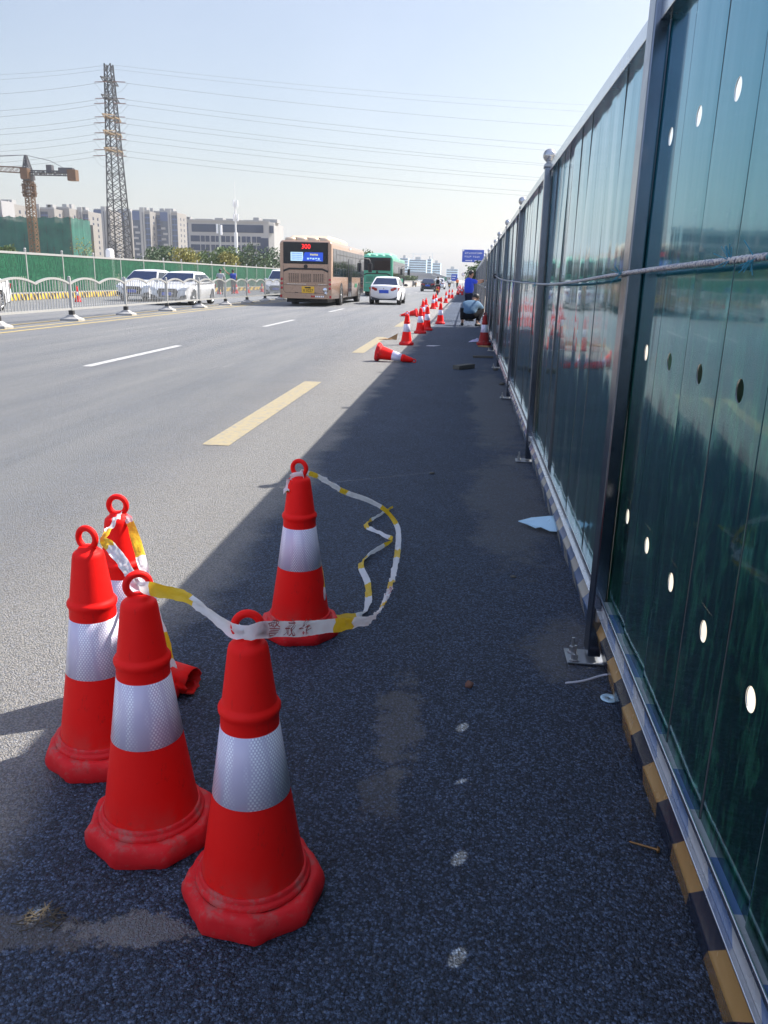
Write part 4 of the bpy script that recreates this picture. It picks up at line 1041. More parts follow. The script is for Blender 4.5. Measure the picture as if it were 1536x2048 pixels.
# local +Y is the way a figure faces
person('worker in a bright blue T-shirt standing, both arms stretched to the hoarding post', (.0, 29.75, 0), R(-62), pose(STAND,
    ell=(-.16,.26,1.36), wrl=(-.06,.48,1.4), hal=(-.03,.58,1.42), elr=(.2,.27,1.33), wrr=(.12,.5,1.38), har=(.08,.59,1.4), head=(.02,.05,1.61), face=(.25,1,-.12)), 'shirt_blue', 'trousers_navy')
person('worker in a steel blue shirt squatting at the hoarding foot, back turned', (.07, 26.4, 0), R(-12), dict(
    pelvis=(0,-.1,.27), chest=(.01,.12,.55), neck=(.03,.26,.67), head=(.06,.37,.75), face=(.1,.8,-.7),
    shl=(-.18,.13,.58), ell=(-.27,.3,.4), wrl=(-.1,.5,.38), hal=(-.04,.58,.36), shr=(.2,.15,.58), elr=(.3,.34,.42), wrr=(.16,.55,.38), har=(.1,.62,.36),
    hipl=(-.1,-.08,.27), knl=(-.28,.3,.47), anl=(-.2,-.02,.09), tol=(-.26,.18,.04), hipr=(.1,-.08,.27), knr=(.28,.32,.47), anr=(.2,-.02,.09), tor=(.26,.18,.04)), 'shirt_steel', 'trousers_black', s=1.14)
p1 = G(442, 589); p2 = G(467, 588)
person('person in a grey top standing behind the railing across the road', p1, .3, pose(STAND, face=(0,1,-.1)), 'shirt_grey', 'trousers_black', s=1.0)
person('person in a blue vest reaching one arm up to the far green hoarding', p2, .45, pose(STAND, ell=(-.42,.12,1.5), wrl=(-.58,.22,1.72), hal=(-.63,.25,1.82)), 'vest_blue', 'trousers_black', vest=True, s=1.0)

def scooter(label, loc, paint, rz=0, name='scooter'):
    r = thing(name, label, 'scooter', loc, rz)
    b = MB(); b.rings([[(sx*w,y,z) for sx, z in ((-1,z0),(-1,z1),(-.6,z1+.05),(.6,z1+.05),(1,z1),(1,z0))] for y, w, z0, z1 in ((-.8,.1,.5,.72),(-.6,.17,.38,.74),(-.1,.16,.34,.7),(.0,.15,.22,.36),(.35,.15,.22,.34),(.42,.2,.24,.7),(.52,.17,.5,.98))], True, True, True)
    b.build('body', M[paint], r, bevel=.02)
    MB().box((0,-.4,.79), (.27,.72,.09)).build('seat', M['black_rubber'], r, bevel=.03)
    for y in (-.58, .62):
        w = MB().lathe([(.12,-.05),(.2,-.055),(.235,-.03),(.235,.03),(.2,.055),(.12,.05)], 20, axis='x').build('wheel', M['tyre'], r, loc=(0,y,.235))
        MB().lathe([(.13,-.04),(.001,-.045)], 14, axis='x').lathe([(.13,.04),(.001,.045)], 14, axis='x').build('rim', M['rim'], w)
    MB().tube([(-.33,.38,1.02),(-.12,.48,1.05),(.12,.48,1.05),(.33,.38,1.02)], .017, 8).tube([(0,.62,.3),(0,.5,1.04)], .03, 8).build('handlebar', M['black_plastic'], r)
    for sx in (-1,1): MB().tube([(sx*.28,.4,1.03),(sx*.33,.4,1.2)], .007, 6).sphere((sx*.34,.4,1.22), .06, 10, sc_=(1,.4,.8)).build('mirror', M['black_plastic'], r)
    MB().box((0,-.83,.64), (.2,.03,.07)).build('tail_light', M['red_light'], r, bevel=.01)
    MB().box((0,-.84,.5), (.2,.015,.13)).build('number_plate', M['plate_yellow'], r)
    MB().tube([(0,-.75,.5),(0,-.85,.3)], .05, 6).build('mudguard', M['black_plastic'], r)
    return r
RIDE = dict(pelvis=(0,-.42,.9), chest=(0,-.36,1.27), neck=(0,-.33,1.42), head=(0,-.31,1.56), shl=(-.19,-.35,1.34), ell=(-.32,-.08,1.13), wrl=(-.31,.22,1.06), hal=(-.31,.31,1.05), shr=(.19,-.35,1.34), elr=(.32,-.08,1.13), wrr=(.31,.22,1.06), har=(.31,.31,1.05),
    hipl=(-.1,-.4,.88), knl=(-.19,.05,.78), anl=(-.17,.1,.44), tol=(-.17,.26,.39), hipr=(.1,-.4,.88), knr=(.19,.05,.78), anr=(.17,.1,.44), tor=(.17,.26,.39))
s1 = G(875, 590); scooter('red scooter driving away in the nearest lane beside the black sedan', s1, 'scooter_red')
person('rider in a white shirt with a black backpack on the red scooter', s1, 0, RIDE, 'shirt_white', 'trousers_black')
bp = MB().rings([[(sx*w,y,z) for sx, y in ((-1,-.5),(1,-.5),(1,-.68),(-1,-.68))] for z, w in ((1.0,.13),(1.05,.17),(1.3,.17),(1.4,.12))], True, True, True, smooth=False).build('backpack', M['trousers_black'], bevel=.03)
bp.location = s1; tag(bp, 'black backpack on the back of the red scooter rider', 'backpack')
s2 = G(898.5, 577); scooter('dark scooter farther down the lane, left of the farthest cones', s2, 'scooter_grey')
person('distant rider in a pale pink shirt leaning on the dark scooter', s2, 0, RIDE, 'shirt_white', 'trousers_black')
s3 = G(828.5, 573.5); scooter('grey scooter parked by the low white wall beyond the buses', s3, 'scooter_grey', .5)
s4 = G(914, 577); person('distant person in orange beside the farthest bunch of cones', s4, .4, STAND, 'orange_cloth', 'trousers_black')
# ------------------------------------------------------------------ lattice work
def lattice(b, p0, p1, w0, w1, n, t, side=None, tb=None):
    p0, p1 = Vector(p0), Vector(p1); d = (p1-p0).normalized()
    a = d.cross(Vector((0,1,0)) if side is None else Vector(side)).normalized(); c = d.cross(a); tb = tb or t*.6
    cor = lambda f: [p0.lerp(p1,f)+(a*sx+c*sy)*((w0+(w1-w0)*f)/2) for sx, sy in ((-1,-1),(1,-1),(1,1),(-1,1))]
    lv = [cor(i/n) for i in range(n+1)]
    for k in range(4): b.bar(lv[0][k], lv[-1][k], t)
    for i in range(n):
        for k in range(4):
            m = (k+1) % 4
            b.bar(lv[i][k], lv[i+1][m], tb); b.bar(lv[i][m], lv[i+1][k], tb)
            if i % 3 == 0: b.bar(lv[i][k], lv[i][m], tb)
    return b
PY = 220.
ptop = AY(217, 128, PY); pbot = ptop.copy(); pbot.z = 0
pyl = thing('power_pylon', 'tall dark lattice power pylon seen edge on, rising above the apartment towers', 'pylon', pbot)
lattice(MB(), (0,0,0), ptop-pbot, 5.2, 1.6, 24, .26, tb=.14).build('mast', M['pylon_steel'], pyl)
PH = (ptop-pbot).z
lev = [ (130, 0), (138, 0), (163,1), (196,1), (206,1), (233,1), (245,1), (265,1), (278,1), (299,1), (311,1)]
arms = sorted(set([163, 198, 236, 268, 302]))
for py in arms:
    z = AY(222, py, PY).z; f = z/PH; w = 5.2+(1.6-5.2)*f; c = (ptop-pbot)*f
    b = MB()
    for sy in (-1, 1):
        for sx in (-1, 1):
            b.bar(c+Vector((sx*w/2,sy*w/2,.5)), c+Vector((0,sy*(w/2+4.5),0)), .2); b.bar(c+Vector((sx*w/2,sy*w/2,-.5)), c+Vector((0,sy*(w/2+4.5),0)), .2)
    b.box(c, (w+.3,w+.3,.3)); b.build('cross_arm', M['arm_steel'] if py > 220 else M['pylon_steel'], pyl)
left_y = {130:136,138:146,163:175,196:209,206:221,233:246,245:257,265:278,278:291,299:313,311:322}
right_s = {130:(195,960),138:(207,960),163:(237,960),196:(275,960),206:(287,960),233:(314,960),245:(319,960),265:(343,960),278:(350,960),299:(373,960),311:(382,960)}
for i, (py, ins) in enumerate(lev):
    yy = PY + (5 if i % 2 else -5)
    p = AY(220, py, yy); z = p.z; f = z/PH; w = 5.2+(1.6-5.2)*f
    L = AY(0, left_y[py], PY-6); Rr = AY(*reversed(right_s[py]), PY+35)
    dl = (L-p); pl = p+dl*2.2 ; pl.z -= 0; dr = (Rr-p); pr = p+dr*1.7; pr.z += 2
    a = Vector((p.x-w/2*.8, p.y, p.z)); c = Vector((p.x+w/2*.8, p.y, p.z)); b = MB()
    def sagged(q0, q1, sag, n=18): return [q0.lerp(q1, k/n)-Vector((0,0,4*sag*(k/n)*(1-k/n))) for k in range(n+1)]
    b.tube(sagged(a, pl, 1.5), .036 if ins else .026, 5).tube(sagged(c, pr, 1.6), .036 if ins else .026, 5)
    if ins: b.tube([a+Vector((-3.4,0,-.1)), a+Vector((-1.5,0,-2.4)), (p.x,p.y,p.z-3.2), c+Vector((2,0,-2.2)), c+Vector((4,0,-.3))], .03, 5)
    o = b.build('power_line', M['wire'])
    which = ('topmost thin earth wire', 'second thin earth wire from the top')[i] if i < 2 else 'power line %s from the top on the pylon' % ('third fourth fifth sixth seventh eighth ninth tenth lowest'.split()[i-2])
    tag(o, which + (', strung across the sky' if 'pylon' in which else ' of the pylon'), 'power line', 'power lines on the pylon')
    if ins:
        for s_, q in ((-1,a),(1,c)):
            q2 = q+Vector((s_*3.2,0,-.12)); d = (q2-q)
            pts = [q+d*(k/16) for k in range(17)]
            b = MB(); b.tube(pts, [.12 if k % 2 else .06 for k in range(17)], 6); io = b.build('insulator', M['insulator'], pyl); io.location = -pbot

# tower crane
CY = 160.
ct = AY(56, 352, CY); cb = ct.copy(); cb.z = 0
crane = thing('tower_crane', 'yellow tower crane beside the green netted building', 'crane', cb); q = ct-cb
lattice(MB(), (0,0,0), q, 1.35, 1.3, 26, .16, tb=.09).build('mast', M['yellow_steel'], crane)
b = MB()
for k in range(5): b.box(q*(.80+.035*k), (1.7+.5*(k%2),1.7+.5*(k%2),.12))
for s_ in (-1,1): lattice(b, q*.8+Vector((s_*1.0,0,0)), q*.93+Vector((s_*1.0,0,0)), .5,.5,4,.1)
b.build('climbing_frame', M['rust_steel'], crane)
MB().box(q+Vector((0,0,-.3)), (1.9,1.9,.8)).lathe([(.9,-.9),(1.1,-.6),(1.1,0)], 16, q).build('slewing_ring', M['trim_dark'], crane)
MB().box(q+Vector((.2,-1.3,.3)), (1.5,1.3,1.9)).build('cab', M['rust_steel'], crane, bevel=.08)
apex = AY(51, 310, CY)-cb
lattice(MB(), q+Vector((0,0,.8)), apex, 1.4, .3, 7, .16).build('apex_tower', M['trim_dark'], crane)
jd = Vector((-1,.12,.02)); cd = Vector((1,-.12,-.02))
lattice(MB(), q+Vector((0,0,1.0)), q+jd*46+Vector((0,0,2.2)), 1.0, .7, 40, .1).build('jib', M['rust_steel'], crane)
cj = q+Vector((0,0,.6)); ce = cj+cd*10.2
lattice(MB(), cj, ce, .8, .8, 10, .14).box(cj.lerp(ce,.5), (10,1.3,.1)).build('counter_jib', M['trim_dark'], crane)
MB().box(ce+Vector((-.5,0,-.3)), (1.7,1.4,2.0)).build('counterweight', M['rust_steel'], crane, bevel=.05)
MB().box(cj.lerp(ce,.48)+Vector((0,0,.8)), (1.1,1,1.3)).box(cj.lerp(ce,.82)+Vector((0,0,.5)), (2.8,1,1)).build('winch', M['trim_dark'], crane)
b = MB(); b.tube([apex, cj.lerp(ce,.5)+Vector((0,0,2.2)), ce+Vector((-1.4,0,.6))], .06, 5).tube([apex, q+jd*20+Vector((0,0,2.6))], .06, 5).tube([apex, q+jd*38+Vector((0,0,2.8))], .05, 5); b.build('tie_rod', M['wire'], crane)

def tree(x, y, h, w, mt, label, seed, base=.25, n=1500, leaf=.3, group='roadside trees', name='tree', flat=1.):
    rn = random.Random(seed); r = thing(name, label, 'tree', (x, y, 0), 0, group)
    th = h*base; b = MB(); b.tube([(0,0,0),(.05*w*rn.uniform(-1,1),0,th),(.1*w*rn.uniform(-1,1),0,h*.6)], [.035*h+.03,.025*h+.02,.02], 7)
    lobes = []
    for k in range(9):
        a = rn.uniform(0,6.28); d = rn.uniform(.12,.36)*w; z = rn.uniform(base+.1,.86)*h; q_ = rn.uniform(.16,.27)*w
        c = Vector((math.cos(a)*d, math.sin(a)*d*flat, z)); lobes.append((c, q_)); b.tube([(0,0,th*rn.uniform(.8,1.3)), c*.55+Vector((0,0,z*.35)), c], [.012*h+.01,.009*h,.006*h], 5)
    lobes.append((Vector((0,0,h*.84)), .17*w))
    b.build('trunk', M['bark'], r)
    b = MB()
    for i in range(n):
        c, q_ = rn.choice(lobes); v = Vector((rn.gauss(0,1),rn.gauss(0,1),rn.gauss(0,.8))); v = v.normalized()*q_*rn.uniform(.45,1.1)*(1+.3*rn.gauss(0,.4)); p = c+v
        if p.z > h*1.02: p.z = h*rn.uniform(.9,1.02)
        if p.z < th*.5: continue
        u = Vector((rn.gauss(0,1),rn.gauss(0,1),rn.gauss(0,.7))).normalized(); t_ = u.orthogonal().normalized()*leaf*rn.uniform(.5,1.1); u = u.cross(t_).normalized()*leaf*rn.uniform(.25,.5)
        b.quad(p-t_, p+u, p+t_, p-u)
    b.build('crown', M[mt], r); return r
# ------------------------------------------------------------------ buildings
def bld(name, label, loc, rz=0, cat='building', group=None): return thing(name, label, cat, loc, rz, group)
def apartment(px0, px1, pytop, y, label, seed, depth=16, cap=True):
    a = AY(px0, pytop, y); c = AY(px1, pytop, y); w = (c-a).length; h = a.z; rn = random.Random(seed)
    r = bld('apartment_tower', label, (a.x, y, 0), math.atan2(c.y-a.y, c.x-a.x), group='apartment towers beyond the pylon'); fl = 3.0; nf = int(h/fl)
    MB().box((w/2,depth/2,h/2), (w,depth,h)).build('wall', M['wall_beige'], r)
    # vertical layout of the street face: glazed bays with stacked balconies between pale full height pilasters
    x = .3; k = seed
    while x < w-2.2:
        ty = k % 3; k += 1
        if ty == 0:
            bw = min(4.2, w-x-.3); g = MB().box((x+bw/2,-.1,h*.43), (bw,.3,h*.86)).build('glazed_bay', M['win_dark'], r)
            b = MB()
            for f in range(nf-2): b.box((x+bw/2+(.55 if f%2 else -.55),-.55,f*fl+2.), (bw*.62,1.0,1.15))
            b.build('balcony_stack', M['wall_grey'], g)
            if cap: MB().box((x+bw/2,-.15,h*.93), (bw+.5,.5,h*.14)).build('cap_panel', M['cap_blue'], r)
            x += bw+.2
        elif ty == 1:
            bw = min(rn.uniform(1.7,2.7), w-x-.2); e = rn.uniform(.6,2.4)
            MB().box((x+bw/2,-.45,(h+e)/2), (bw,.9,h+e)).build('pilaster', M['wall_white'], r)
            MB().box((x+bw*.62,-.93,(h+e)*.48), (.45,.06,(h+e)*.9)).build('window_slot', M['trim_dark'], r); x += bw+.15
        else:
            bw = min(rn.uniform(2.8,4.2), w-x-.2); g = MB().box((x+bw/2,-.03,h*.48), (bw,.1,h*.95)).build('glazed_bay', M['win_dark'], r)
            b = MB()
            for f in range(nf): b.box((x+bw/2,-.14,f*fl+1.2), (bw,.14,.7))
            b.box((x+bw/2,-.06,h*.48),(.2,.06,h*.92)); b.build('spandrel', M['cap_blue'], g); x += bw+.15
    b = MB()
    for j in range(2): b.box((rn.uniform(.25,.75)*w, depth*.5, h+1.2), (rn.uniform(.15,.35)*w,4,2.6))
    b.box((w/2,.25,h+.35),(w-.3,.3,.7)); b.build('roof_block', M['wall_white'], r)
    # sunny side wall has its own window columns
    b = MB()
    for f in range(nf): b.box((w+.03, depth*.35, f*fl+1.6), (.1,1.4,1.5)).box((w+.03, depth*.7, f*fl+1.6), (.1,1.4,1.5))
    b.build('side_window', M['win_dark'], r)
    return r
T = [(187,219,420,470,'apartment tower left of the pylon, its corner capped in dark blue',0),(221,262,424,500,'apartment tower directly behind the pylon shaft',2),(264,299,422,470,'slim apartment tower right of the pylon with tall white fins',0),(300,354,424,480,'wide apartment tower ending the row of towers on the right',1),(361,384,440,560,'low looking tower between the row of towers and the office block',1)]
for a, c, p, y, l, s_ in T: apartment(a, c, p, y, l, s_)
for a, c, p, y, l, s_ in [(72,108,417,420,'apartment roofline showing above the left part of the green net',1),(110,138,416,430,'apartment roofline showing above the middle of the green net',2),(139,176,422,440,'apartment roofline showing above the right end of the green net',0),(-30,26,407,400,'pale tower peeking over the netted building at the left picture edge',1)]: apartment(a, c, p, y, l, s_, cap=False)
for a, c, p, y, s_ in [(-150,-50,405,380,0),(-420,-300,430,330,1),(-290,-170,395,420,2),(-640,-470,360,330,0)]: apartment(a, c, p, y, 'apartment tower standing beyond the left picture edge', s_)

# building under construction, wrapped in green net
NY = 168.
na = AY(-260, 436, NY); nc = AY(140, 431, NY); nw = nc.x-na.x; nh = (na.z+nc.z)/2; nd = 9.
nb = bld('netted_building', 'building under construction wrapped in green scaffold netting behind the crane', (na.x, NY, 0))
b = MB()
for f in range(5): b.box((nw/2,nd/2,nh*(f+.6)/5), (nw-1.2,nd-1.2,.35))
for i in range(14): b.box((.9+(nw-1.8)*i/13,.9,nh/2-.4), (.7,.7,nh-1)).box((.9+(nw-1.8)*i/13,nd-.9,nh/2-.4), (.7,.7,nh-1))
for i in range(13): 
    for f in range(5): b.box((.9+(nw-1.8)*(i+.5)/13, 1.2, nh*(f+.2)/5), (2.6,.2,nh/5*.5))
b.box((nw/2,nd-1,nh/2-.5),(nw-2,.3,nh-1.2))
b.build('concrete_frame', M['wall_grey'], nb)
b = MB()
for i in range(31):
    x = nw*i/30; b.bar((x,.12,0),(x,.12,nh+.5),.07)
for i in range(9):
    y = nd*i/8; b.bar((nw-.12,y,0),(nw-.12,y,nh+.5),.07)
for f in range(9): b.bar((0,.14,nh*f/8),(nw,.14,nh*f/8),.07); b.bar((nw-.14,0,nh*f/8),(nw-.14,nd,nh*f/8),.07)
b.build('scaffold', M['rust_steel'], nb)
def netsheet(fx, n, m, h):
    g = []
    for i in range(n+1):
        g.append([fx(i/n, .12*noise.noise((i*.7, k*.5, 1))+.1*math.sin(i*1.2), h*k/m-(.35*abs(math.sin(i*.6)) if k == m else 0)) for k in range(m+1)])
    return MB().grid(g)
netsheet(lambda f, o_, z: (nw*f, -.08+o_, z), 90, 12, nh+.4).build('net', M['net'], nb)
netsheet(lambda f, o_, z: (nw+.08+o_, nd*f, z), 20, 12, nh+.4).build('net', M['net'], nb)
MB().box((nw*.58,nd*.4,nh+1.6), (6.5,5,3.6)).box((nw*.58+1.2,nd*.4-2.6,nh+1.6),(1.6,.3,1.6)).build('roof_hut', M['wall_grey'], nb)
MB().box((nw-.2,nd+1.6,nh*.47), (1.2,2.4,nh*.95)).build('stair_wall', M['wall_beige'], nb)

# office block
OY = 300.
oa = AY(376, 441, OY); oc = AY(537, 441, OY); ow = oc.x-oa.x; oh = oa.z
ob = bld('office_block', 'pale office block with a dark blue glazed top storey and paired windows', (oa.x, OY, 0))
MB().box((ow/2,12,oh/2), (ow,24,oh)).build('wall', M['wall_white'], ob)
MB().box((ow/2-.3,-.04,oh*.875), (ow-3.2,.3,oh*.135)).build('ribbon_window', M['glass_blue'], ob)
MB().slab([(ow+.02,0,0),(ow+1.6,1.8,0),(ow+1.6,10,0),(ow+.02,10,0)], (0,0,oh-.02)).build('corner_bay', M['wall_white'], ob)
MB().box((ow+.9,.6,oh*.875),(1.6,.3,oh*.13),0,Matrix.Rotation(.84,3,'Z')).build('ribbon_window', M['glass_blue'], ob)
MB().box((ow-1.6,-.05,oh*.36),(2.9,.28,oh*.72)).build('glazed_bay', M['glass_blue'], ob)
for f in range(5):
    z = oh*(.69-.155*f)
    for k in range(7):
        x = ow*(.02+.128*k)
        if k == 0: MB().box((x+1.9,-.04,z), (3.4,.24,oh*.105)).build('window', M['glass_blue'], ob)
        else:
            for q_ in (0, 1): MB().box((x+.9+1.75*q_,-.04,z), (1.45,.24,oh*.105)).build('window', M['glass_blue'], ob)
b = MB()
for x, w_, h_ in ((.05,.22,.9),(.3,.1,1.3),(.44,.16,1.1),(.66,.12,.8),(.78,.07,1.7),(.9,.18,1.2)): b.box((ow*(x+w_/2),6,oh+h_/2),(ow*w_,5,h_))
b.box((ow/2,-.2,oh+.2),(ow+.6,.5,.5)); b.build('roof_block', M['wall_white'], ob)
# hazy far blocks
def far_block(px0, px1, pyt, y, label, mt, n=6):
    a = AY(px0, pyt, y); c = AY(px1, pyt, y); w = (c-a).length
    r = bld('far_building', label, (a.x, y, 0), group='hazy buildings at the end of the road')
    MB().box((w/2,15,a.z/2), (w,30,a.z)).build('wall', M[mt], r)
    b = MB()
    for k in range(n): b.box((w/2,-.1,a.z*(k+.6)/n),(w*.94,.4,a.z/n*.4))
    b.build('window_band', M['glass_blue'], r)
    MB().box((w*.5,8,a.z+1.5),(w*.3,8,3)).build('roof_block', M['wall_white'], r)
far_block(818, 853, 519, 900, 'hazy glass block left of the overpass end, the broadest of the far buildings', 'wall_hazed', 9)
far_block(855, 863, 518, 920, 'thin hazy tower beside the broad glass block', 'wall_hazed', 8)
far_block(864, 881, 526, 960, 'stepped hazy block behind the overpass stair', 'wall_hazed', 7)
far_block(893, 916, 538, 1000, 'low hazy block behind the small blue road sign', 'wall_hazed', 5)
far_block(800, 816, 516, 880, 'hazy block showing just right of the green bus roof', 'wall_hazed', 8)
far_block(700, 790, 524, 800, 'pale block hidden behind the buses', 'wall_hazed', 7)
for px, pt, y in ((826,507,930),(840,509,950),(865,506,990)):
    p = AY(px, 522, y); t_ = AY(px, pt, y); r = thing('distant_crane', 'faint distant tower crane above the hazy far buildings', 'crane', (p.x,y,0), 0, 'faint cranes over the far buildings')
    MB().bar((0,0,0),(0,0,t_.z),.3).build('mast', M['wall_hazed'], r); MB().bar((-9,0,t_.z),(14,0,t_.z),.16).build('jib', M['wall_hazed'], r)

# overpass with its stair
OV = 330.
r = thing('overpass', 'grey footbridge crossing the far end of the road with a stair on its right', 'bridge', (0, OV, 0))
a = AY(780, 552, OV); c = AY(872, 549, OV)
MB().box(((a.x+c.x)/2-10,0,a.z-.3),(c.x-a.x+20,4,1.3)).build('deck', M['concrete'], r)
MB().box(((a.x+c.x)/2-10,-2.1,a.z+.9),(c.x-a.x+20,.15,1.1)).build('parapet', M['wall_white'], r)
for x in (a.x-8, (a.x+c.x)/2, c.x-2): MB().box((x,0,(a.z-.9)/2),(1.2,1.6,a.z-.9)).build('pier', M['concrete'], r)
MB().bar((c.x-1,-2.6,a.z+.4),(c.x+6.5,-8.,.4),2.2,.9).bar((c.x-1,-3.6,a.z+1.3),(c.x+6.5,-9.,1.3),.15,1.).build('stair', M['wall_white'], r)
# low white wall of the median far on
b = MB()
for k in range(12): b.box((-10.9,125+8*k,.5),(.35,7.9,1.0)).box((-10.9,125+8*k,1.03),(.5,7.9,.08))
o = b.build('median_wall', M['concrete']); tag(o, 'low pale wall along the median beyond the green bus', 'wall')

# telecom masts
def pole(px, pyb, pyt, y, label, name='telecom_mast'):
    t_ = AY(px, pyt, y); r = thing(name, label, 'mast', (t_.x, y, 0)); h = t_.z
    return r, h
r, h = pole(470, 540, 402, 150, 'white telecom mast with a thin spike, in front of the office block')
MB().tube([(0,0,0),(0,0,h*.62)], .32, 10).tube([(0,0,h*.62),(0,0,h)], .16, 8).tube([(0,0,h),(0,0,h+3.2)], .04, 5).build('pole', M['tank_white'], r)
for z in (.8, .97): 
    b = MB()
    for k in range(3): b.box((.4*math.cos(2.1*k),.4*math.sin(2.1*k),h*z),(.22,.22,1.2))
    b.build('antenna', M['sign_white'], r)
r, h = pole(438, 540, 448, 150, 'shorter grey antenna pole with panel boxes, left of the white mast')
MB().tube([(0,0,0),(0,0,h)], .16, 8).build('pole', M['galv'], r)
MB().box((-.35,0,h-.8),(.35,.3,1.6)).box((.35,0,h-1.),(.35,.3,1.7)).build('antenna', M['sign_white'], r)
p = AY(219, 497, 100); r = thing('storage_tank', 'white upright tank rising behind the green hoarding at the pylon foot', 'tank', (p.x,100,0))
MB().lathe([(.5,0),(.5,p.z-.25),(.35,p.z-.03),(.001,p.z)], 20).build('shell', M['tank_white'], r)
MB().box((0,-.51,p.z-1.6),(.5,.04,.9)).build('door', M['wall_grey'], r)

# ------------------------------------------------------------------ road signs
y = 150.; a = AY(925, 499, y); c = AY(967, 525, y); w = c.x-a.x; hh = a.z-c.z; cx = (a.x+c.x)/2
r = thing('road_sign', 'large blue road sign with rows of white lettering and a white arrow above the hoarding', 'road sign', (cx, y, 0))
bd = MB().box((0,0,(a.z+c.z)/2), (w,.12,hh)).build('board', M['sign_blue'], r, bevel=.03)
b = MB(); rn = random.Random(12); zc = (a.z+c.z)/2
def glyphs(b, x, z, s_, n, gap):
    for k in range(n):
        x0 = x+k*s_*gap
        for q_ in range(5):
            if rn.random() < .5: b.box((x0+rn.uniform(-.1,.1)*s_,-.075,z+(q_/4-.5)*s_*.8),(s_*rn.uniform(.5,.8),.02,s_*.1))
            else: b.box((x0+(q_/4-.5)*s_*.7,-.075,z+rn.uniform(-.1,.1)*s_),(s_*.1,.02,s_*rn.uniform(.5,.9)))
glyphs(b, -w*.35, zc+hh*.23, .34, 8, 1.06); glyphs(b, w*.29, zc+hh*.23, .32, 2, 1.06)
glyphs(b, -w*.35, zc-hh*.06, .3, 4, 1.02); glyphs(b, w*.04, zc-hh*.06, .3, 4, 1.02)
b.box((w*.27,-.075,zc-hh*.38),(w*.38,.02,.14)); b.build('lettering', M['sign_white'], bd)
MB().box((-w*.22,-.075,zc-hh*.37),(w*.24,.02,.1)).slab([(-w*.08,-.085,zc-hh*.37-.17),(-w*.08,-.085,zc-hh*.37+.17),(-w*.02,-.085,zc-hh*.37)],(0,.02,0)).build('arrow', M['sign_white'], bd)
MB().lathe([(.001,0),(.13,0),(.14,.02)], 14, (-w*.45,-.085,zc+hh*.42), axis='y').build('emblem', M['sign_white'], bd)
MB().tube([(w*.5+2.2,.3,0),(w*.5+2.2,.3,a.z)], .14, 10).bar((-w*.3,.2,zc+.5),(w*.5+2.2,.3,zc+.5),.12).bar((-w*.3,.2,zc-.5),(w*.5+2.2,.3,zc-.5),.12).build('pole', M['galv'], r)
def small_sign(px0, px1, py0, py1, y, mt, label):
    a = AY(px0, py0, y); c = AY(px1, py1, y); w = c.x-a.x; r = thing('road_sign', label, 'road sign', ((a.x+c.x)/2, y, 0))
    bd = MB().box((0,0,(a.z+c.z)/2),(w,.1,a.z-c.z)).build('board', M[mt], r, bevel=.02)
    b = MB(); b.box((-w*.05,-.06,(a.z+c.z)/2+.25),(w*.6,.02,.14)).box((-w*.1,-.06,(a.z+c.z)/2-.2),(w*.5,.02,.1)); b.build('lettering', M['sign_white'], bd)
    MB().tube([(0,.12,0),(0,.12,c.z+.4)], .08, 8).build('pole', M['galv'], r)
small_sign(903, 914.5, 548, 562, 170, 'sign_blue', 'small blue road sign in front of the roadside trees')
small_sign(884, 893, 554, 561.5, 240, 'sign_green', 'small dark green road sign under the overpass')
p = AY(926.5, 549, 165); r = thing('road_sign', 'round white traffic sign among the roadside trees', 'road sign', (p.x,165,0))
MB().lathe([(.001,0),(.28,0),(.28,.03),(.001,.03)], 18, (0,-.03,p.z), axis='y').build('disc', M['sign_white'], r); MB().lathe([(.28,-.005),(.33,-.005),(.33,.03)], 18, (0,-.03,p.z), axis='y').build('rim', M['red_light'], r)
MB().tube([(0,.02,0),(0,.02,p.z)], .04, 6).build('pole', M['galv'], r)

# ------------------------------------------------------------------ trees
def ptree(px, pyt, y, w, mt, label, seed, **k):
    p = AY(px, pyt, y); return tree(p.x, y, p.z, w, mt, label, seed, **k)
ptree(304, 494, 135, 6.4, 'leaf_dark', 'dark dense tree right of the pylon foot', 1)
ptree(332, 492, 140, 6.6, 'leaf_dark', 'second dark tree, between the first dark tree and the yellowing one', 2)
ptree(377, 495, 125, 5.4, 'leaf_yellow', 'yellowing round tree in front of the office block left corner', 3)
ptree(405, 503, 135, 5.0, 'leaf_mid', 'mid green tree just left of the antenna pole', 4)
ptree(443, 495, 130, 6.4, 'leaf_mid', 'olive green tree between the antenna pole and the white mast', 5)
ptree(458, 506, 128, 4, 'leaf_yellow', 'pale yellow green tree touching the white mast', 15)
ptree(502, 487, 140, 8, 'leaf_dark', 'tall dark tree right of the white mast', 6)
ptree(546, 495, 150, 8, 'leaf_dark', 'dark tree standing against the left side of the brown bus', 7)
ptree(480, 506, 150, 6.5, 'leaf_dark', 'low dark tree behind the white mast', 17)
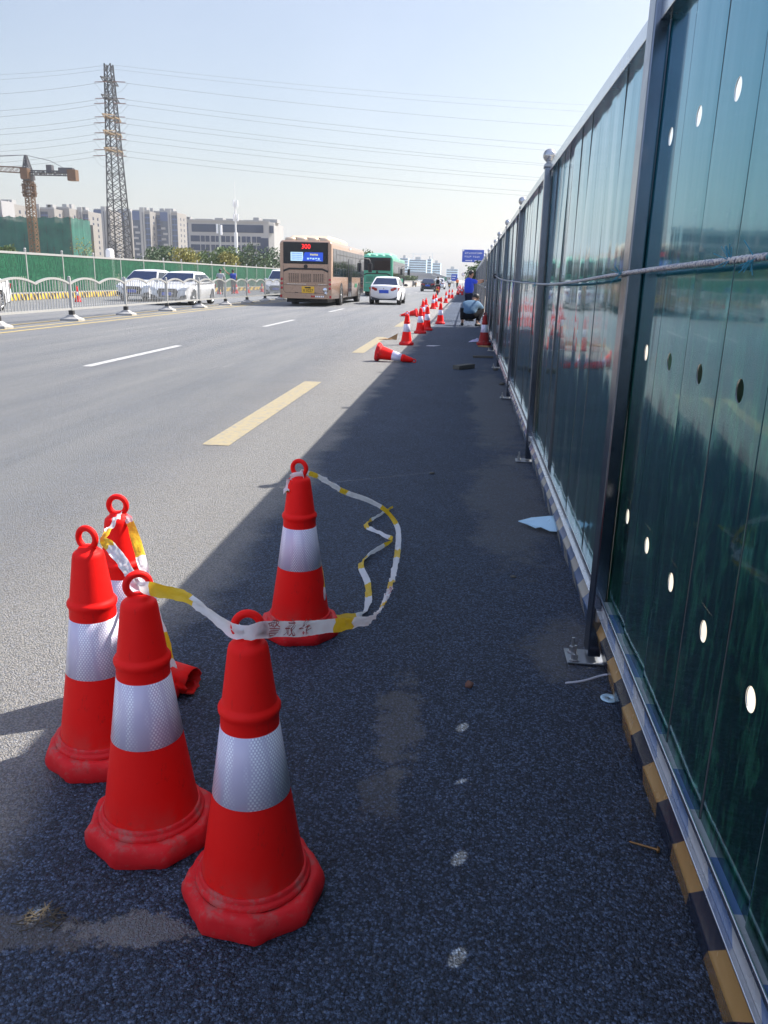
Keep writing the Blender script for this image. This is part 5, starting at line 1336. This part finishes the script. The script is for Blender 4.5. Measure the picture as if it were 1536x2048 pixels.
ptree(738, 499, 175, 5.5, 'leaf_mid', 'treetop showing between the two buses', 8)
ptree(160, 470, 140, 5.5, 'leaf_yellow', 'thin sparse tree in front of the sunny side of the green net', 9, n=220, leaf=.22)
ptree(7, 490, 120, 3.2, 'leaf_mid', 'small treetop above the green hoarding at the left picture edge', 10)
for i, (px, pt) in enumerate(((-90,470),(-200,455),(-330,470),(-480,440),(-620,460))): ptree(px, pt, 118+6*i, 8, 'leaf_dark', 'dark tree beyond the left picture edge', 30+i, n=900, leaf=.5)
for px, pt, y, w, m_, l, s_ in ((945,536,100,3.0,'leaf_mid','light green roadside tree left of the standing worker head',20),(957,528,92,3.2,'leaf_mid','taller light green tree behind the hoarding, under the blue sign',21),(972,522,80,3.6,'leaf_dark','dark tree behind the hoarding, right of the blue sign',22),(935,543,130,3.4,'leaf_yellow','sunny yellow green tree beside the small blue sign',23),(922,551,150,3.4,'leaf_mid','farthest roadside tree right of the small blue sign',24)):
    p = AY(px, pt, y); tree(max(p.x, 1.0), y, p.z, w, M and m_, l, s_, n=1100, leaf=.22, flat=1)
for i in range(4):
    tree(6.5+1.2*(i%2), 5.5+5*i, 3.2+.4*(i%3), 4.2, 'leaf_dark', 'dark shrub on the far side of the nearest hoarding, glimpsed through its holes', 60+i, n=1200, leaf=.2, base=.08, group='shrubs behind the hoarding', name='shrub')
p = AY(815, 552, 210); tree(p.x, 210, p.z, 4.2, 'leaf_mid', 'bright round bush by the median wall at the bus mirror', 71, base=.1, group=None)

# ------------------------------------------------------------------ haze
t = bpy.data.materials.new('haze'); t.use_nodes = True; nt = t.node_tree; nt.nodes.remove(nt.nodes['Principled BSDF'])
pv = nt.nodes.new('ShaderNodeVolumePrincipled'); pv.inputs['Color'].default_value = (.86,.92,1,1); pv.inputs['Density'].default_value = .0003; pv.inputs['Anisotropy'].default_value = .3
nt.links.new(pv.outputs[0], nt.nodes['Material Output'].inputs['Volume'])
b = MB(); b.box((0,1400,64.5), (3400,3400,131.)); o = b.build('haze', t); o['kind'] = 'stuff'
